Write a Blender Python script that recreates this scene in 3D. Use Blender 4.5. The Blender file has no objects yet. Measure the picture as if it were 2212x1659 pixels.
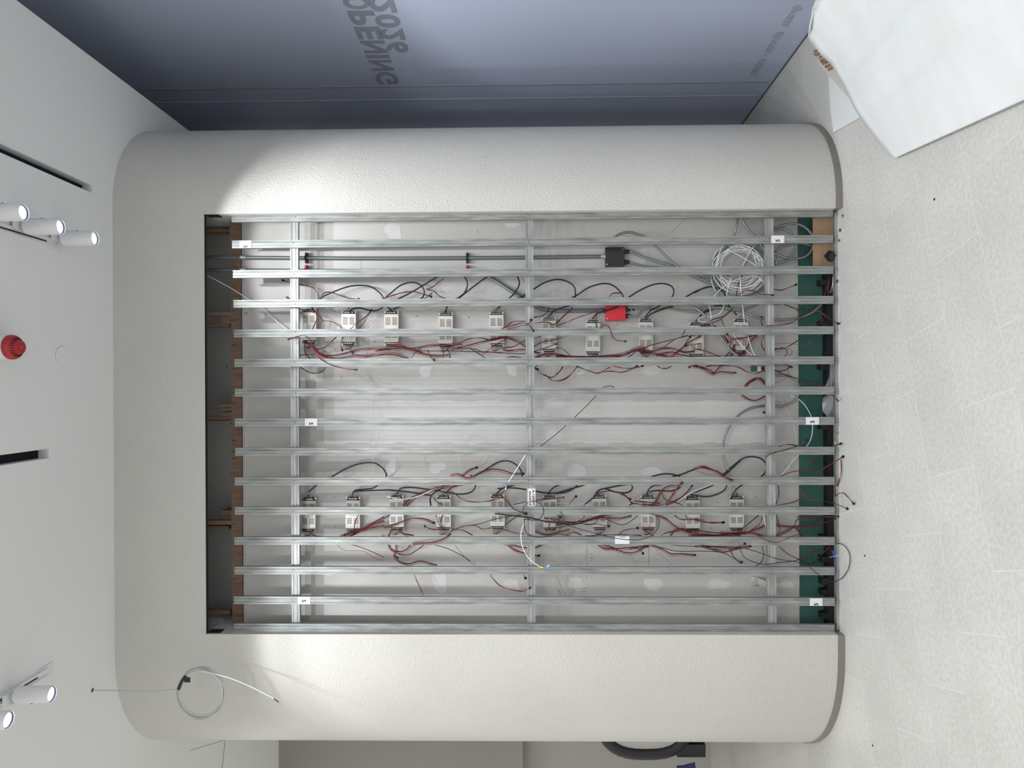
import bpy, bmesh, math, random
from mathutils import Vector, Matrix
random.seed(7)
SC = bpy.context.scene
COL = SC.collection
PI = math.pi
# ------------------------------------------------------------------ camera
F = 1450.0; CH = 1.692; PITCH = 0.0172; ROLL = 0.0049
fw = Vector((0, math.cos(PITCH), math.sin(PITCH)))
up = Vector((0, -math.sin(PITCH), math.cos(PITCH)))
rt = Vector((1, 0, 0))
xc = (-up - ROLL * rt).normalized()
yc = (rt - ROLL * up).normalized()
cam_data = bpy.data.cameras.new('camera')
cam_data.sensor_fit = 'HORIZONTAL'; cam_data.sensor_width = 36.0
cam_data.lens = F / 2212 * 36.0; cam_data.clip_start = 0.05
cam = bpy.data.objects.new('camera', cam_data); COL.objects.link(cam)
M = Matrix((xc, yc, -fw)).transposed().to_4x4(); M.translation = Vector((0, 0, CH))
cam.matrix_world = M
SC.camera = cam
# ------------------------------------------------------------------ world, colour management, room light
SC.view_settings.view_transform = 'Standard'; SC.view_settings.look = 'None'
SC.view_settings.gamma = 1.0; SC.view_settings.use_curve_mapping = False
SC.view_settings.exposure = 0.22
w = bpy.data.worlds.new('world'); SC.world = w; w.use_nodes = True
w.node_tree.nodes['Background'].inputs[0].default_value = (1.0, 0.99, 0.95, 1)
w.node_tree.nodes['Background'].inputs[1].default_value = 0.90

def area(name, loc, sx, sy, power, color=(1, .98, .95), rot=(0, 0, 0)):
    d = bpy.data.lights.new(name, 'AREA'); d.shape = 'RECTANGLE'; d.size = sx; d.size_y = sy
    d.energy = power; d.color = color
    o = bpy.data.objects.new(name, d); COL.objects.link(o); o.location = loc; o.rotation_euler = rot
    return o
# unseen area lights added under the ceiling to raise the general brightness
area('fill_light', (-0.9, 0.2, 3.8), 2.2, 1.2, 46)
area('fill_light', (0.9, -1.4, 3.8), 2.6, 1.2, 46)
area('fill_light', (-3.8, 4.4, 3.8), 1.0, 1.0, 7)
SPOT_W = 30.0

# ------------------------------------------------------------------ pixel <-> place helpers (rays of the surveyed camera)
def ray(px, py):
    a = -(py - 829.5) / F; b = -(px - 1106.0) / F
    # px-1106 = F(-b - r a), py-829.5 = F(-a + r b)
    r = ROLL; A = -(px - 1106.0) / F; B = -(py - 829.5) / F
    # A = b + r a ; B = a - r b
    b = (A - r * B) / (1 + r * r); a = B + r * b
    return fw + rt * a + up * b
O = Vector((0, 0, CH))
def aty(px, py, Y):
    d = ray(px, py); return O + d * (Y / d.y)
def atz(px, py, z):
    d = ray(px, py); return O + d * ((z - CH) / d.z)
CR = {'A': (430, 440, 4.1475), 'B': (830, 440, 4.1475), 'C': (1200, 440, 4.1475), 'D': (1500, 440, 4.1475),
      'E': (430, 960, 3.77), 'F': (830, 960, 3.77), 'G': (1200, 960, 3.77), 'H': (1500, 940, 3.6075),
      'I': (430, 700, 3.301), 'J': (1050, 750, 2.765), 'P': (0, 0, 1.0)}
def pix(c, x, y):
    ox, oy, s = CR[c]; return ox + x / s, oy + y / s

# ------------------------------------------------------------------ materials
MATS = {}
def mat(name, col, rough=0.6, metal=0.0, spec=0.5, noise=None, bump=None, emit=None, alpha=None, stretch=None, trans=None):
    """noise=(scale, amount, colour2); bump=(scale, strength, distance)"""
    m = bpy.data.materials.new(name); m.use_nodes = True; MATS[name] = m
    nt = m.node_tree; b = nt.nodes['Principled BSDF']
    b.inputs['Base Color'].default_value = (*col, 1); b.inputs['Roughness'].default_value = rough
    b.inputs['Metallic'].default_value = metal; b.inputs['Specular IOR Level'].default_value = spec
    tc = nt.nodes.new('ShaderNodeTexCoord'); mp = nt.nodes.new('ShaderNodeMapping')
    nt.links.new(tc.outputs['Object'], mp.inputs[0])
    if stretch: mp.inputs['Scale'].default_value = stretch
    if noise:
        n = nt.nodes.new('ShaderNodeTexNoise'); n.inputs['Scale'].default_value = noise[0]
        n.inputs['Detail'].default_value = 6; nt.links.new(mp.outputs[0], n.inputs[0])
        r = nt.nodes.new('ShaderNodeValToRGB'); r.color_ramp.elements[0].position = 0.5 - noise[1]
        r.color_ramp.elements[1].position = 0.5 + noise[1]
        r.color_ramp.elements[0].color = (*col, 1); r.color_ramp.elements[1].color = (*noise[2], 1)
        nt.links.new(n.outputs[0], r.inputs[0]); nt.links.new(r.outputs[0], b.inputs['Base Color'])
    if bump:
        n2 = nt.nodes.new('ShaderNodeTexNoise'); n2.inputs['Scale'].default_value = bump[0]
        n2.inputs['Detail'].default_value = 2.5; nt.links.new(mp.outputs[0], n2.inputs[0])
        bp = nt.nodes.new('ShaderNodeBump'); bp.inputs['Strength'].default_value = bump[1]
        bp.inputs['Distance'].default_value = bump[2]
        nt.links.new(n2.outputs[0], bp.inputs['Height']); nt.links.new(bp.outputs[0], b.inputs['Normal'])
    if emit:
        b.inputs['Emission Color'].default_value = (*emit[0], 1); b.inputs['Emission Strength'].default_value = emit[1]
    if alpha is not None: b.inputs['Alpha'].default_value = alpha
    if trans: b.inputs['Transmission Weight'].default_value = trans
    return m
mat('plaster', (.525, .515, .485), .42, spec=.5, noise=(2.2, .25, (.565, .555, .525)), bump=(135, .8, .0045))
mat('ceiling', (.80, .81, .80), .75, noise=(1.2, .3, (.78, .79, .78)))
mat('green_edge', (.016, .028, .025), .9, spec=.2)
mat('wallboard', (.40, .395, .38), .55, noise=(2.5, .2, (.455, .45, .44)), stretch=(3, 3, .5))
mat('compound', (.56, .565, .565), .6, noise=(12, .25, (.47, .47, .465)))
mat('grey_board', (.42, .42, .41), .8, noise=(3, .3, (.39, .39, .38)))
mat('green_board', (.025, .085, .07), .9, spec=.2, noise=(9, .3, (.05, .12, .105)))
mat('strip_black', (.006, .006, .008), .6)
mat('steel', (.36, .375, .37), .45, metal=.5, noise=(13, .16, (.20, .215, .215)), bump=(60, .15, .001), stretch=(3, 5, .5))
mat('steel_rail', (.42, .43, .43), .42, metal=.55, noise=(12, .18, (.25, .26, .265)), stretch=(.5, 5, 3))
mat('steel_cut', (.55, .56, .56), .35, metal=.8)
mat('wood', (.17, .105, .07), .7, noise=(14, .2, (.115, .068, .045)), stretch=(4, 4, .6))
mat('joint_fill', (.58, .58, .575), .6, noise=(6, .3, (.52, .52, .51)))
mat('wood_light', (.32, .22, .15), .7, noise=(18, .2, (.21, .135, .085)), stretch=(4, 4, .6))
mat('kerf', (.02, .015, .01), .9)
mat('cardboard', (.36, .24, .15), .85, noise=(30, .2, (.32, .21, .13)))
mat('beige_panel', (.55, .52, .45), .8, bump=(160, .4, .002))
mat('tile', (.55, .545, .525), .30, spec=.4)
mat('grout', (.65, .65, .635), .7)
mat('skirting', (.23, .215, .19), .35, metal=.4, noise=(6, .3, (.27, .255, .23)), stretch=(1, 1, 6))
mat('blue_film', (.43, .48, .62), .30, spec=.7, noise=(.7, .3, (.45, .50, .635)))
mat('letter_film', (.25, .27, .32), .36)
mat('small_film', (.34, .38, .49), .33)
mat('bead', (.35, .42, .55), .35)
mat('foam', (.72, .75, .78), .6, noise=(3, .25, (.66, .68, .67)), bump=(240, .25, .002), stretch=(1, 3, 1))
mat('psu_case', (.50, .49, .46), .42, metal=.35, noise=(20, .25, (.58, .57, .545)))
mat('psu_dark', (.05, .04, .03), .6, noise=(60, .2, (.16, .11, .06)))
mat('psu_label', (.62, .62, .60), .5)
mat('black_plastic', (.012, .012, .014), .35)
mat('screw', (.75, .75, .74), .3, metal=.9)
mat('cord_black', (.011, .014, .016), .42)
mat('wire_black', (.014, .012, .014), .4)
mat('wire_red', (.30, .018, .024), .4)
mat('wire_blue', (.03, .06, .30), .45)
mat('wire_yellow', (.55, .45, .06), .45)
mat('wire_white', (.78, .80, .79), .4)
mat('coil_white', (.50, .50, .50), .4)
mat('wire_grey', (.55, .55, .54), .45)
mat('conduit', (.17, .19, .20), .38, metal=.55)
mat('flex', (.26, .28, .28), .30, metal=.7)
mat('red_box', (.55, .012, .03), .35)
mat('red_shell', (.42, .018, .022), .35)
mat('red_dark', (.03, .002, .002), .6)
mat('white_plastic', (.74, .75, .76), .38)
mat('white_metal', (.78, .785, .79), .4)
mat('lens', (.9, .93, 1), .2, emit=((.86, .93, 1.0), 3.2))
mat('lens_ring', (.03, .04, .12), .2)
mat('lens_cell', (.55, .60, .66), .2, emit=((.75, .85, 1.0), .9))
mat('slot_black', (.004, .005, .012), .9)
mat('seam', (.05, .045, .04), .9)
mat('paper', (.72, .72, .74), .6)
mat('ink', (.005, .005, .008), .5)
mat('blue_plug', (.05, .25, .60), .3)
mat('clear_plug', (.62, .66, .70), .15, spec=.8)
mat('yellow_sleeve', (.75, .70, .05), .45)
mat('plastic_sheet', (.42, .45, .46), .2, spec=.8, alpha=.45)
mat('navy_cloth', (.02, .028, .09), .85, noise=(14, .2, (.03, .045, .13)))
mat('chair_black', (.008, .008, .010), .5)
mat('chair_pad', (.42, .42, .40), .7)
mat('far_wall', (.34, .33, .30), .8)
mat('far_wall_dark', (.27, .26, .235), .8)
mat('teal', (.015, .07, .055), .6)
mat('navy_plastic', (.008, .010, .02), .35)
mat('zip_tie', (.7, .7, .7), .4)
mat('blue_tag', (.012, .06, .24), .35)
mat('silver_foil', (.45, .45, .45), .25, metal=.8, noise=(70, .15, (.12, .12, .12)))

def tile_material():
    m = MATS['tile']; nt = m.node_tree; b = nt.nodes['Principled BSDF']
    g = nt.nodes.new('ShaderNodeNewGeometry'); oi = nt.nodes.new('ShaderNodeObjectInfo')
    n1 = nt.nodes.new('ShaderNodeTexNoise'); n1.inputs['Scale'].default_value = 3.0; n1.inputs['Detail'].default_value = 7
    n2 = nt.nodes.new('ShaderNodeTexNoise'); n2.inputs['Scale'].default_value = 60; n2.inputs['Detail'].default_value = 4
    n3 = nt.nodes.new('ShaderNodeTexVoronoi'); n3.inputs['Scale'].default_value = 42
    for n in (n1, n2, n3): nt.links.new(g.outputs['Position'], n.inputs[0])
    r1 = nt.nodes.new('ShaderNodeValToRGB'); r1.color_ramp.elements[0].position = .35; r1.color_ramp.elements[1].position = .68
    r1.color_ramp.elements[0].color = (.53, .525, .505, 1); r1.color_ramp.elements[1].color = (.575, .57, .55, 1)
    nt.links.new(n1.outputs[0], r1.inputs[0])
    r2 = nt.nodes.new('ShaderNodeValToRGB'); r2.color_ramp.elements[0].position = .34; r2.color_ramp.elements[1].position = .62
    r2.color_ramp.elements[0].color = (.90, .90, .885, 1); r2.color_ramp.elements[1].color = (1.03, 1.03, 1.03, 1)
    nt.links.new(n2.outputs[0], r2.inputs[0])
    r3 = nt.nodes.new('ShaderNodeValToRGB'); r3.color_ramp.elements[0].position = .05; r3.color_ramp.elements[1].position = .12
    r3.color_ramp.elements[0].color = (1.10, 1.10, 1.09, 1); r3.color_ramp.elements[1].color = (1, 1, 1, 1)
    nt.links.new(n3.outputs['Distance'], r3.inputs[0])
    mx = nt.nodes.new('ShaderNodeMix'); mx.data_type = 'RGBA'; mx.blend_type = 'MULTIPLY'; mx.inputs[0].default_value = 1
    mx2 = nt.nodes.new('ShaderNodeMix'); mx2.data_type = 'RGBA'; mx2.blend_type = 'MULTIPLY'; mx2.inputs[0].default_value = 1
    hv = nt.nodes.new('ShaderNodeHueSaturation'); mr = nt.nodes.new('ShaderNodeMapRange')
    mr.inputs['To Min'].default_value = .975; mr.inputs['To Max'].default_value = 1.025
    nt.links.new(oi.outputs['Random'], mr.inputs[0]); nt.links.new(mr.outputs[0], hv.inputs['Value'])
    nt.links.new(r1.outputs[0], mx.inputs[6]); nt.links.new(r2.outputs[0], mx.inputs[7])
    nt.links.new(mx.outputs[2], mx2.inputs[6]); nt.links.new(r3.outputs[0], mx2.inputs[7])
    nt.links.new(mx2.outputs[2], hv.inputs['Color']); nt.links.new(hv.outputs[0], b.inputs['Base Color'])
tile_material()

# ------------------------------------------------------------------ object helpers
def tag(o, label=None, cat=None, group=None, kind=None):
    if label: o['label'] = label
    if cat: o['category'] = cat
    if group: o['group'] = group
    if kind: o['kind'] = kind
    return o
def thing(name, label, cat, loc=(0, 0, 0), group=None, rot=(0, 0, 0)):
    o = bpy.data.objects.new(name, None); COL.objects.link(o); o.location = loc; o.rotation_euler = rot
    o.empty_display_size = .05
    return tag(o, label, cat, group)
def mesh_obj(name, verts, faces, m, parent=None, smooth=False, mats=None, idx=None):
    me = bpy.data.meshes.new(name); me.from_pydata([tuple(v) for v in verts], [], faces)
    for mm in (mats or [m]): me.materials.append(MATS[mm])
    if idx: me.polygons.foreach_set('material_index', idx)
    if smooth: me.polygons.foreach_set('use_smooth', [True] * len(me.polygons))
    me.update()
    o = bpy.data.objects.new(name, me); COL.objects.link(o)
    if parent: o.parent = parent
    return o
class MB:
    def __init__(s): s.v = []; s.f = []
    def add(s, v, f):
        n = len(s.v); s.v += [Vector(p) for p in v]; s.f += [tuple(i + n for i in q) for q in f]; return s
    def box(s, x0, x1, y0, y1, z0, z1, mtx=None):
        v = [Vector((x, y, z)) for x in (x0, x1) for y in (y0, y1) for z in (z0, z1)]
        if mtx: v = [mtx @ p for p in v]
        return s.add(v, [(0, 1, 3, 2), (4, 6, 7, 5), (0, 4, 5, 1), (2, 3, 7, 6), (0, 2, 6, 4), (1, 5, 7, 3)])
    def cyl(s, a, b, r, n=16, r2=None, caps=True):
        a = Vector(a); b = Vector(b); t = (b - a).normalized(); r2 = r if r2 is None else r2
        u = t.orthogonal().normalized(); w_ = t.cross(u)
        v = []
        for c, rr in ((a, r), (b, r2)):
            for i in range(n):
                th = 2 * PI * i / n; v.append(c + (u * math.cos(th) + w_ * math.sin(th)) * rr)
        f = [(i, (i + 1) % n, n + (i + 1) % n, n + i) for i in range(n)]
        if caps: f += [tuple(range(n))[::-1], tuple(range(n, 2 * n))]
        return s.add(v, f)
    def prism(s, poly, z0, z1):
        n = len(poly)
        v = [(x, y, z0) for x, y in poly] + [(x, y, z1) for x, y in poly]
        return s.add(v, [tuple(range(n))[::-1], tuple(range(n, 2 * n))] + [(i, (i + 1) % n, n + (i + 1) % n, n + i) for i in range(n)])
    def build(s, name, m, parent=None, smooth=False, bevel=0):
        o = mesh_obj(name, s.v, s.f, m, parent, smooth)
        bm = bmesh.new(); bm.from_mesh(o.data); bmesh.ops.recalc_face_normals(bm, faces=bm.faces)
        if bevel: bmesh.ops.bevel(bm, geom=bm.edges[:], offset=bevel, segments=2, affect='EDGES', profile=.7)
        bm.to_mesh(o.data); bm.free()
        return o
def box(name, b, m, parent=None, bevel=0): return MB().box(*b).build(name, m, parent, bevel=bevel)
def copy_tree(o, parent=None):
    c = o.copy(); COL.objects.link(c)
    if parent: c.parent = parent
    for ch in list(o.children): copy_tree(ch, c)
    return c
def dup(o, parent=None, loc=None):
    c = o.copy(); COL.objects.link(c)
    if parent: c.parent = parent
    if loc is not None: c.location = loc
    return c

def spline(pts, step=.012):
    """Catmull-Rom through pts"""
    P = [Vector(p) for p in pts]
    if len(P) == 2: P = [P[0], (P[0] + P[1]) / 2, P[1]]
    Q = [2 * P[0] - P[1]] + P + [2 * P[-1] - P[-2]]
    out = []
    for i in range(1, len(Q) - 2):
        a, b, c, d = Q[i - 1:i + 3]; n = max(2, min(14, int((c - b).length / step)))
        for k in range(n):
            t = k / n
            out.append(.5 * ((2 * b) + (c - a) * t + (2 * a - 5 * b + 4 * c - d) * t * t + (3 * b - a - 3 * c + d) * t ** 3))
    out.append(P[-1]); return out
def tube(path, r, n=6, rad=None):
    N = len(path); v = []; f = []
    side = None
    for i, p in enumerate(path):
        t = (path[min(i + 1, N - 1)] - path[max(i - 1, 0)])
        t = t.normalized() if t.length > 1e-9 else Vector((0, 0, 1))
        if side is None: side = t.orthogonal().normalized()
        side = (side - t * side.dot(t)); side = side.normalized() if side.length > 1e-6 else t.orthogonal().normalized()
        w_ = t.cross(side); rr = r if rad is None else r * rad(i)
        for k in range(n):
            th = 2 * PI * k / n; v.append(p + (side * math.cos(th) + w_ * math.sin(th)) * rr)
    for i in range(N - 1):
        for k in range(n):
            a = i * n + k; b = i * n + (k + 1) % n; f.append((a, b, b + n, a + n))
    f.append(tuple(range(n))[::-1]); f.append(tuple(range((N - 1) * n, N * n)))
    return v, f
def tube_obj(name, path, r, m, parent=None, n=6, rad=None):
    v, f = tube(path, r, n, rad); return mesh_obj(name, v, f, m, parent, smooth=True)
def text_mesh(name, s, size, m, parent, mtx, ext=.0006, target_w=None, target_h=None, shear=0):
    c = bpy.data.curves.new(name, 'FONT'); c.body = s; c.size = size; c.extrude = ext; c.offset = size * .030; c.shear = shear
    t = bpy.data.objects.new(name, c); COL.objects.link(t)
    bpy.context.view_layer.update()
    me = bpy.data.meshes.new_from_object(t.evaluated_get(bpy.context.evaluated_depsgraph_get()))
    bpy.data.objects.remove(t); bpy.data.curves.remove(c)
    xs = [v.co.x for v in me.vertices]; ys = [v.co.y for v in me.vertices]
    x0, y0 = min(xs), min(ys)
    sx = target_w / (max(xs) - x0) if target_w else 1; sy = target_h / (max(ys) - y0) if target_h else 1
    for v in me.vertices: v.co = mtx @ Vector(((v.co.x - x0) * sx, (v.co.y - y0) * sy, v.co.z))
    me.materials.clear(); me.materials.append(MATS[m])
    o = bpy.data.objects.new(name, me); COL.objects.link(o)
    if parent: o.parent = parent
    return o
ORD = ['zeroth', 'first', 'second', 'third', 'fourth', 'fifth', 'sixth', 'seventh', 'eighth', 'ninth', 'tenth', 'eleventh',
       'twelfth', 'thirteenth', 'fourteenth', 'fifteenth', 'sixteenth', 'seventeenth', 'eighteenth', 'nineteenth', 'twentieth']

# ================================================================== THE ROOM
CZ = 3.902     # ceiling height
D = 3.58       # face of the display pillar
# ---- floor: base and tiles
floor = MB().box(-5.2, 2.35, -3.5, 7.4, -.08, -.0003).build('floor', 'grout'); tag(floor, kind='structure')
def tile_grid():
    u = Vector((.96, .28, 0)).normalized(); n = Vector((-u.y, u.x, 0))
    W, L = .2835, .605; gap = .0028
    proto = None
    ang = math.atan2(u.y, u.x)
    cells = []
    for i in range(-10, 20):
        for k in range(-14, 10):
            c = u * (.03 + .38 * i + L * (k + .5) - .605 * int(.38 * i / .605)) + n * (2.265 + W * (i + .5))
            if -4.0 < c.x < 2.28 and 1.15 < c.y < 6.4:
                if -1.9 < c.x < 1.25 and c.y > 4.2: continue
                if c.x < -2.0 - (c.y - 1.15) * .55 or (c.x > .9 and c.y < 1.5): continue
                cells.append(c)
    cells.sort(key=lambda c: c.y)
    for c in cells[:298]:
        if proto is None:
            b = MB().box(-L / 2 + gap / 2, L / 2 - gap / 2, -W / 2 + gap / 2, W / 2 - gap / 2, -.006, 0)
            proto = b.build('tile', 'tile', floor); o = proto
        else: o = dup(proto, floor)
        o.location = c; o.rotation_euler = (0, 0, ang)
    # beyond the nearest tiles the rest stays one joined surface
    if len(cells) > 298:
        b = MB(); R = Matrix.Rotation(ang, 4, 'Z')
        for c in cells[298:]:
            b.box(-L / 2 + gap / 2, L / 2 - gap / 2, -W / 2 + gap / 2, W / 2 - gap / 2, -.006, 0, Matrix.Translation(c) @ R)
        tag(b.build('tile_field', 'tile', floor), kind='stuff')
tile_grid()
# plain tiled floor outside the camera's reach
tag(MB().box(-5.2, 2.35, -3.5, 1.0, -.0003, -.0001).build('tile_field', 'tile', floor), kind='stuff')

# ---- ceiling with two linear slots
SBY = atz(199, 410, CZ).y; SB1 = atz(199, 400, CZ).x; SB0 = atz(199, 418, CZ).x
SAY = atz(106, 979, CZ).y; SA1 = atz(106, 968, CZ).x; SA0 = atz(106, 990.5, CZ).x
def ceiling():
    xs = [-5.2, SA0, SA1, SB0, SB1, 1.69]; ys = [-3.5, .4, SAY, SBY, 7.4]
    holes = {(1, 1), (3, 1), (3, 2)}
    m = MB()
    for i in range(5):
        for j in range(4):
            if (i, j) in holes: continue
            x0, x1, y0, y1 = xs[i], xs[i + 1], ys[j], ys[j + 1]
            m.add([(x0, y0, CZ), (x1, y0, CZ), (x1, y1, CZ), (x0, y1, CZ)], [(0, 1, 2, 3)])
            m.add([(x0, y0, CZ + .16), (x1, y0, CZ + .16), (x1, y1, CZ + .16), (x0, y1, CZ + .16)], [(0, 3, 2, 1)])
    m.add([(1.69, -3.5, CZ), (1.69, 7.4, CZ), (1.69, 7.4, CZ + .16), (1.69, -3.5, CZ + .16)], [(0, 1, 2, 3)])
    o = m.build('ceiling', 'ceiling'); tag(o, kind='structure')
    # pocket over the glazing
    p = MB().box(1.69, 2.6, -3.5, 7.4, 4.9, 4.95).box(1.66, 1.69, -3.5, 7.4, CZ + .16, 4.95).build('trim_1', 'ceiling'); tag(p, kind='structure')
    # fine joint lines of the far ceiling
    a = atz(486, 1604, CZ - .001); b = atz(478, 1680, CZ - .001); c = atz(409, 1622, CZ - .001); d = atz(470, 1603, CZ - .001)
    def line(p, q, wd):
        t = (q - p).normalized(); s = Vector((-t.y, t.x, 0)) * wd * .5
        return MB().add([p + s, p - s, q - s, q + s], [(0, 1, 2, 3)])
    e = line(a + (a - b) * .3, b + (b - a) * 2, .005); e2 = line(c, d + (d - c) * .6, .0016); e.add(e2.v, e2.f)
    e.build('panel_joint', 'seam', o)
ceiling()
for (x0, x1, y1, lab) in ((SB0, SB1, SBY, 'narrow black air slot in the white ceiling, behind the row of three spotlights'),
                          (SA0, SA1, SAY, 'narrow black air slot in the white ceiling, between the red sounder and the hanging cable')):
    t = thing('air_slot', lab, 'air vent', (x0, y1, CZ), 'linear air slots in the ceiling')
    b = MB(); b.box(0, .002, .4 - y1, 0, 0, .10).box(x1 - x0 - .002, x1 - x0, .4 - y1, 0, 0, .10).box(0, x1 - x0, -.002, 0, 0, .10)
    b.build('frame', 'white_metal', t)
    MB().box(.002, x1 - x0 - .002, .4 - y1, -.002, .050, .10).build('duct', 'slot_black', t)

# ---- glazing with blue film on the right-hand side of the room
GA = Vector((2.128, 2.8)); GB = Vector((1.945, 6.0)); gd = (GB - GA).normalized()
def gx(y): return GA.x + (GB.x - GA.x) * (y - GA.y) / (GB.y - GA.y)
def glass():
    m = MB()
    y0, y1, z1 = -3.5, 7.2, 4.92
    m.prism([(gx(y0), y0), (gx(y1), y1), (gx(y1) + .012, y1), (gx(y0) + .012, y0)], .012, z1)
    o = m.build('wall_right', 'blue_film'); tag(o, kind='structure')
    # bright bottom bead and black gasket, running with the foot of the glazing
    MB().prism([(gx(y0) - .006, y0), (gx(y1) - .006, y1), (gx(y1), y1), (gx(y0), y0)], .010, .024).build('bottom_bead', 'bead', o)
    MB().prism([(gx(y0) - .003, y0), (gx(y1) - .003, y1), (gx(y1) + .03, y1), (gx(y0) + .03, y0)], 0, .012).build('gasket', 'strip_black', o)
    # vertical strips on the film
    for px_, py_, wd in ((1000, 184, .010), (1000, 213, .007)):
        d = ray(px_, py_); k = .0
        # intersect with the glazing plane
        nrm = Vector((gd.y, -gd.x, 0)); p0 = Vector((GA.x, GA.y, 0)); s = (p0 - O).dot(nrm) / d.dot(nrm); p = O + d * s
        MB().prism([(gx(p.y) - .003, p.y), (gx(p.y + wd) - .003, p.y + wd), (gx(p.y + wd), p.y + wd), (gx(p.y), p.y)], .03, 4.9).build('film_strip', 'letter_film' if wd > .008 else 'bead', o)
    # printed letters, applied from outside and so mirrored from here
    def letters(s, items, z0, h):
        for ch, ya, yb in items:
            x = gx(ya) - .0022
            mt = Matrix.Translation((x, ya, z0)) @ Matrix((((GB.x - GA.x) / (GB.y - GA.y), 0, 1, 0), (1, 0, 0, 0), (0, 1, 0, 0), (0, 0, 0, 1)))
            text_mesh('letter', ch, .15, 'letter_film', o, mt, .0008, yb - ya, h)
    def Yg(py_):
        d = ray(830, py_); nrm = Vector((gd.y, -gd.x, 0)); p0 = Vector((GA.x, GA.y, 0)); s = (p0 - O).dot(nrm) / d.dot(nrm); return (O + d * s).y
    def zg(px_, py_):
        d = ray(px_, py_); nrm = Vector((gd.y, -gd.x, 0)); p0 = Vector((GA.x, GA.y, 0)); s = (p0 - O).dot(nrm) / d.dot(nrm); return (O + d * s).z
    it = [(c, Yg(a), Yg(b)) for c, a, b in (('O', -10, 18), ('P', 22, 53), ('E', 57, 84), ('N', 87, 114), ('I', 118, 125), ('N', 129, 152), ('G', 155, 181))]
    letters('OPENING', it, zg(858.5, 168), zg(811, 168) - zg(858.5, 168))
    it = [(c, Yg(a), Yg(b)) for c, a, b in (('2', -6, 27), ('0', 31, 59), ('2', 62, 86), ('6', 90, 113))]
    letters('2026', it, zg(881, 102), zg(832, 102) - zg(881, 102))
    # small web address low on the glass
    def Yl(py_):
        d = ray(1650, py_); nrm = Vector((gd.y, -gd.x, 0)); p0 = Vector((GA.x, GA.y, 0)); s = (p0 - O).dot(nrm) / d.dot(nrm); return (O + d * s)
    for s, a, b, h in (('open', 12, 42, .060), ('in', 44, 57, .055), ('therm', 68, 113, .060), ('-', 116, 121, .008), ('com', 126, 160, .044)):
        ya, yb = Yl(a).y, Yl(b).y; mid = (ya + yb) / 2; x = gx(ya) - .0022
        mt = Matrix.Translation((x, ya, zg(1636, 156) + (.018 if s == '-' else -.015 if 'p' in s else 0))) @ Matrix((((GB.x - GA.x) / (GB.y - GA.y), 0, 1, 0), (1, 0, 0, 0), (0, 1, 0, 0), (0, 0, 0, 1)))
        text_mesh('small_lettering', s, .06, 'small_film', o, mt, .0005, yb - ya, h)
glass()

# ---- walls behind the pillar
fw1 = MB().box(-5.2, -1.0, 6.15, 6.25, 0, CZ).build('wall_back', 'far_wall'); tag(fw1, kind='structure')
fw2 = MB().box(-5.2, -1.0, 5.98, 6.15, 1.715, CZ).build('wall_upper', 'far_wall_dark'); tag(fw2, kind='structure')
#fl = MB().box(-5.3, -5.2, -3.5, 7.4, 0, CZ).build('wall_left', 'far_wall'); tag(fl, kind='structure')
fb = MB().box(-1.0, 2.35, 7.3, 7.4, 0, 4.9).build('wall_corner', 'far_wall'); tag(fb, kind='structure')

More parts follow.
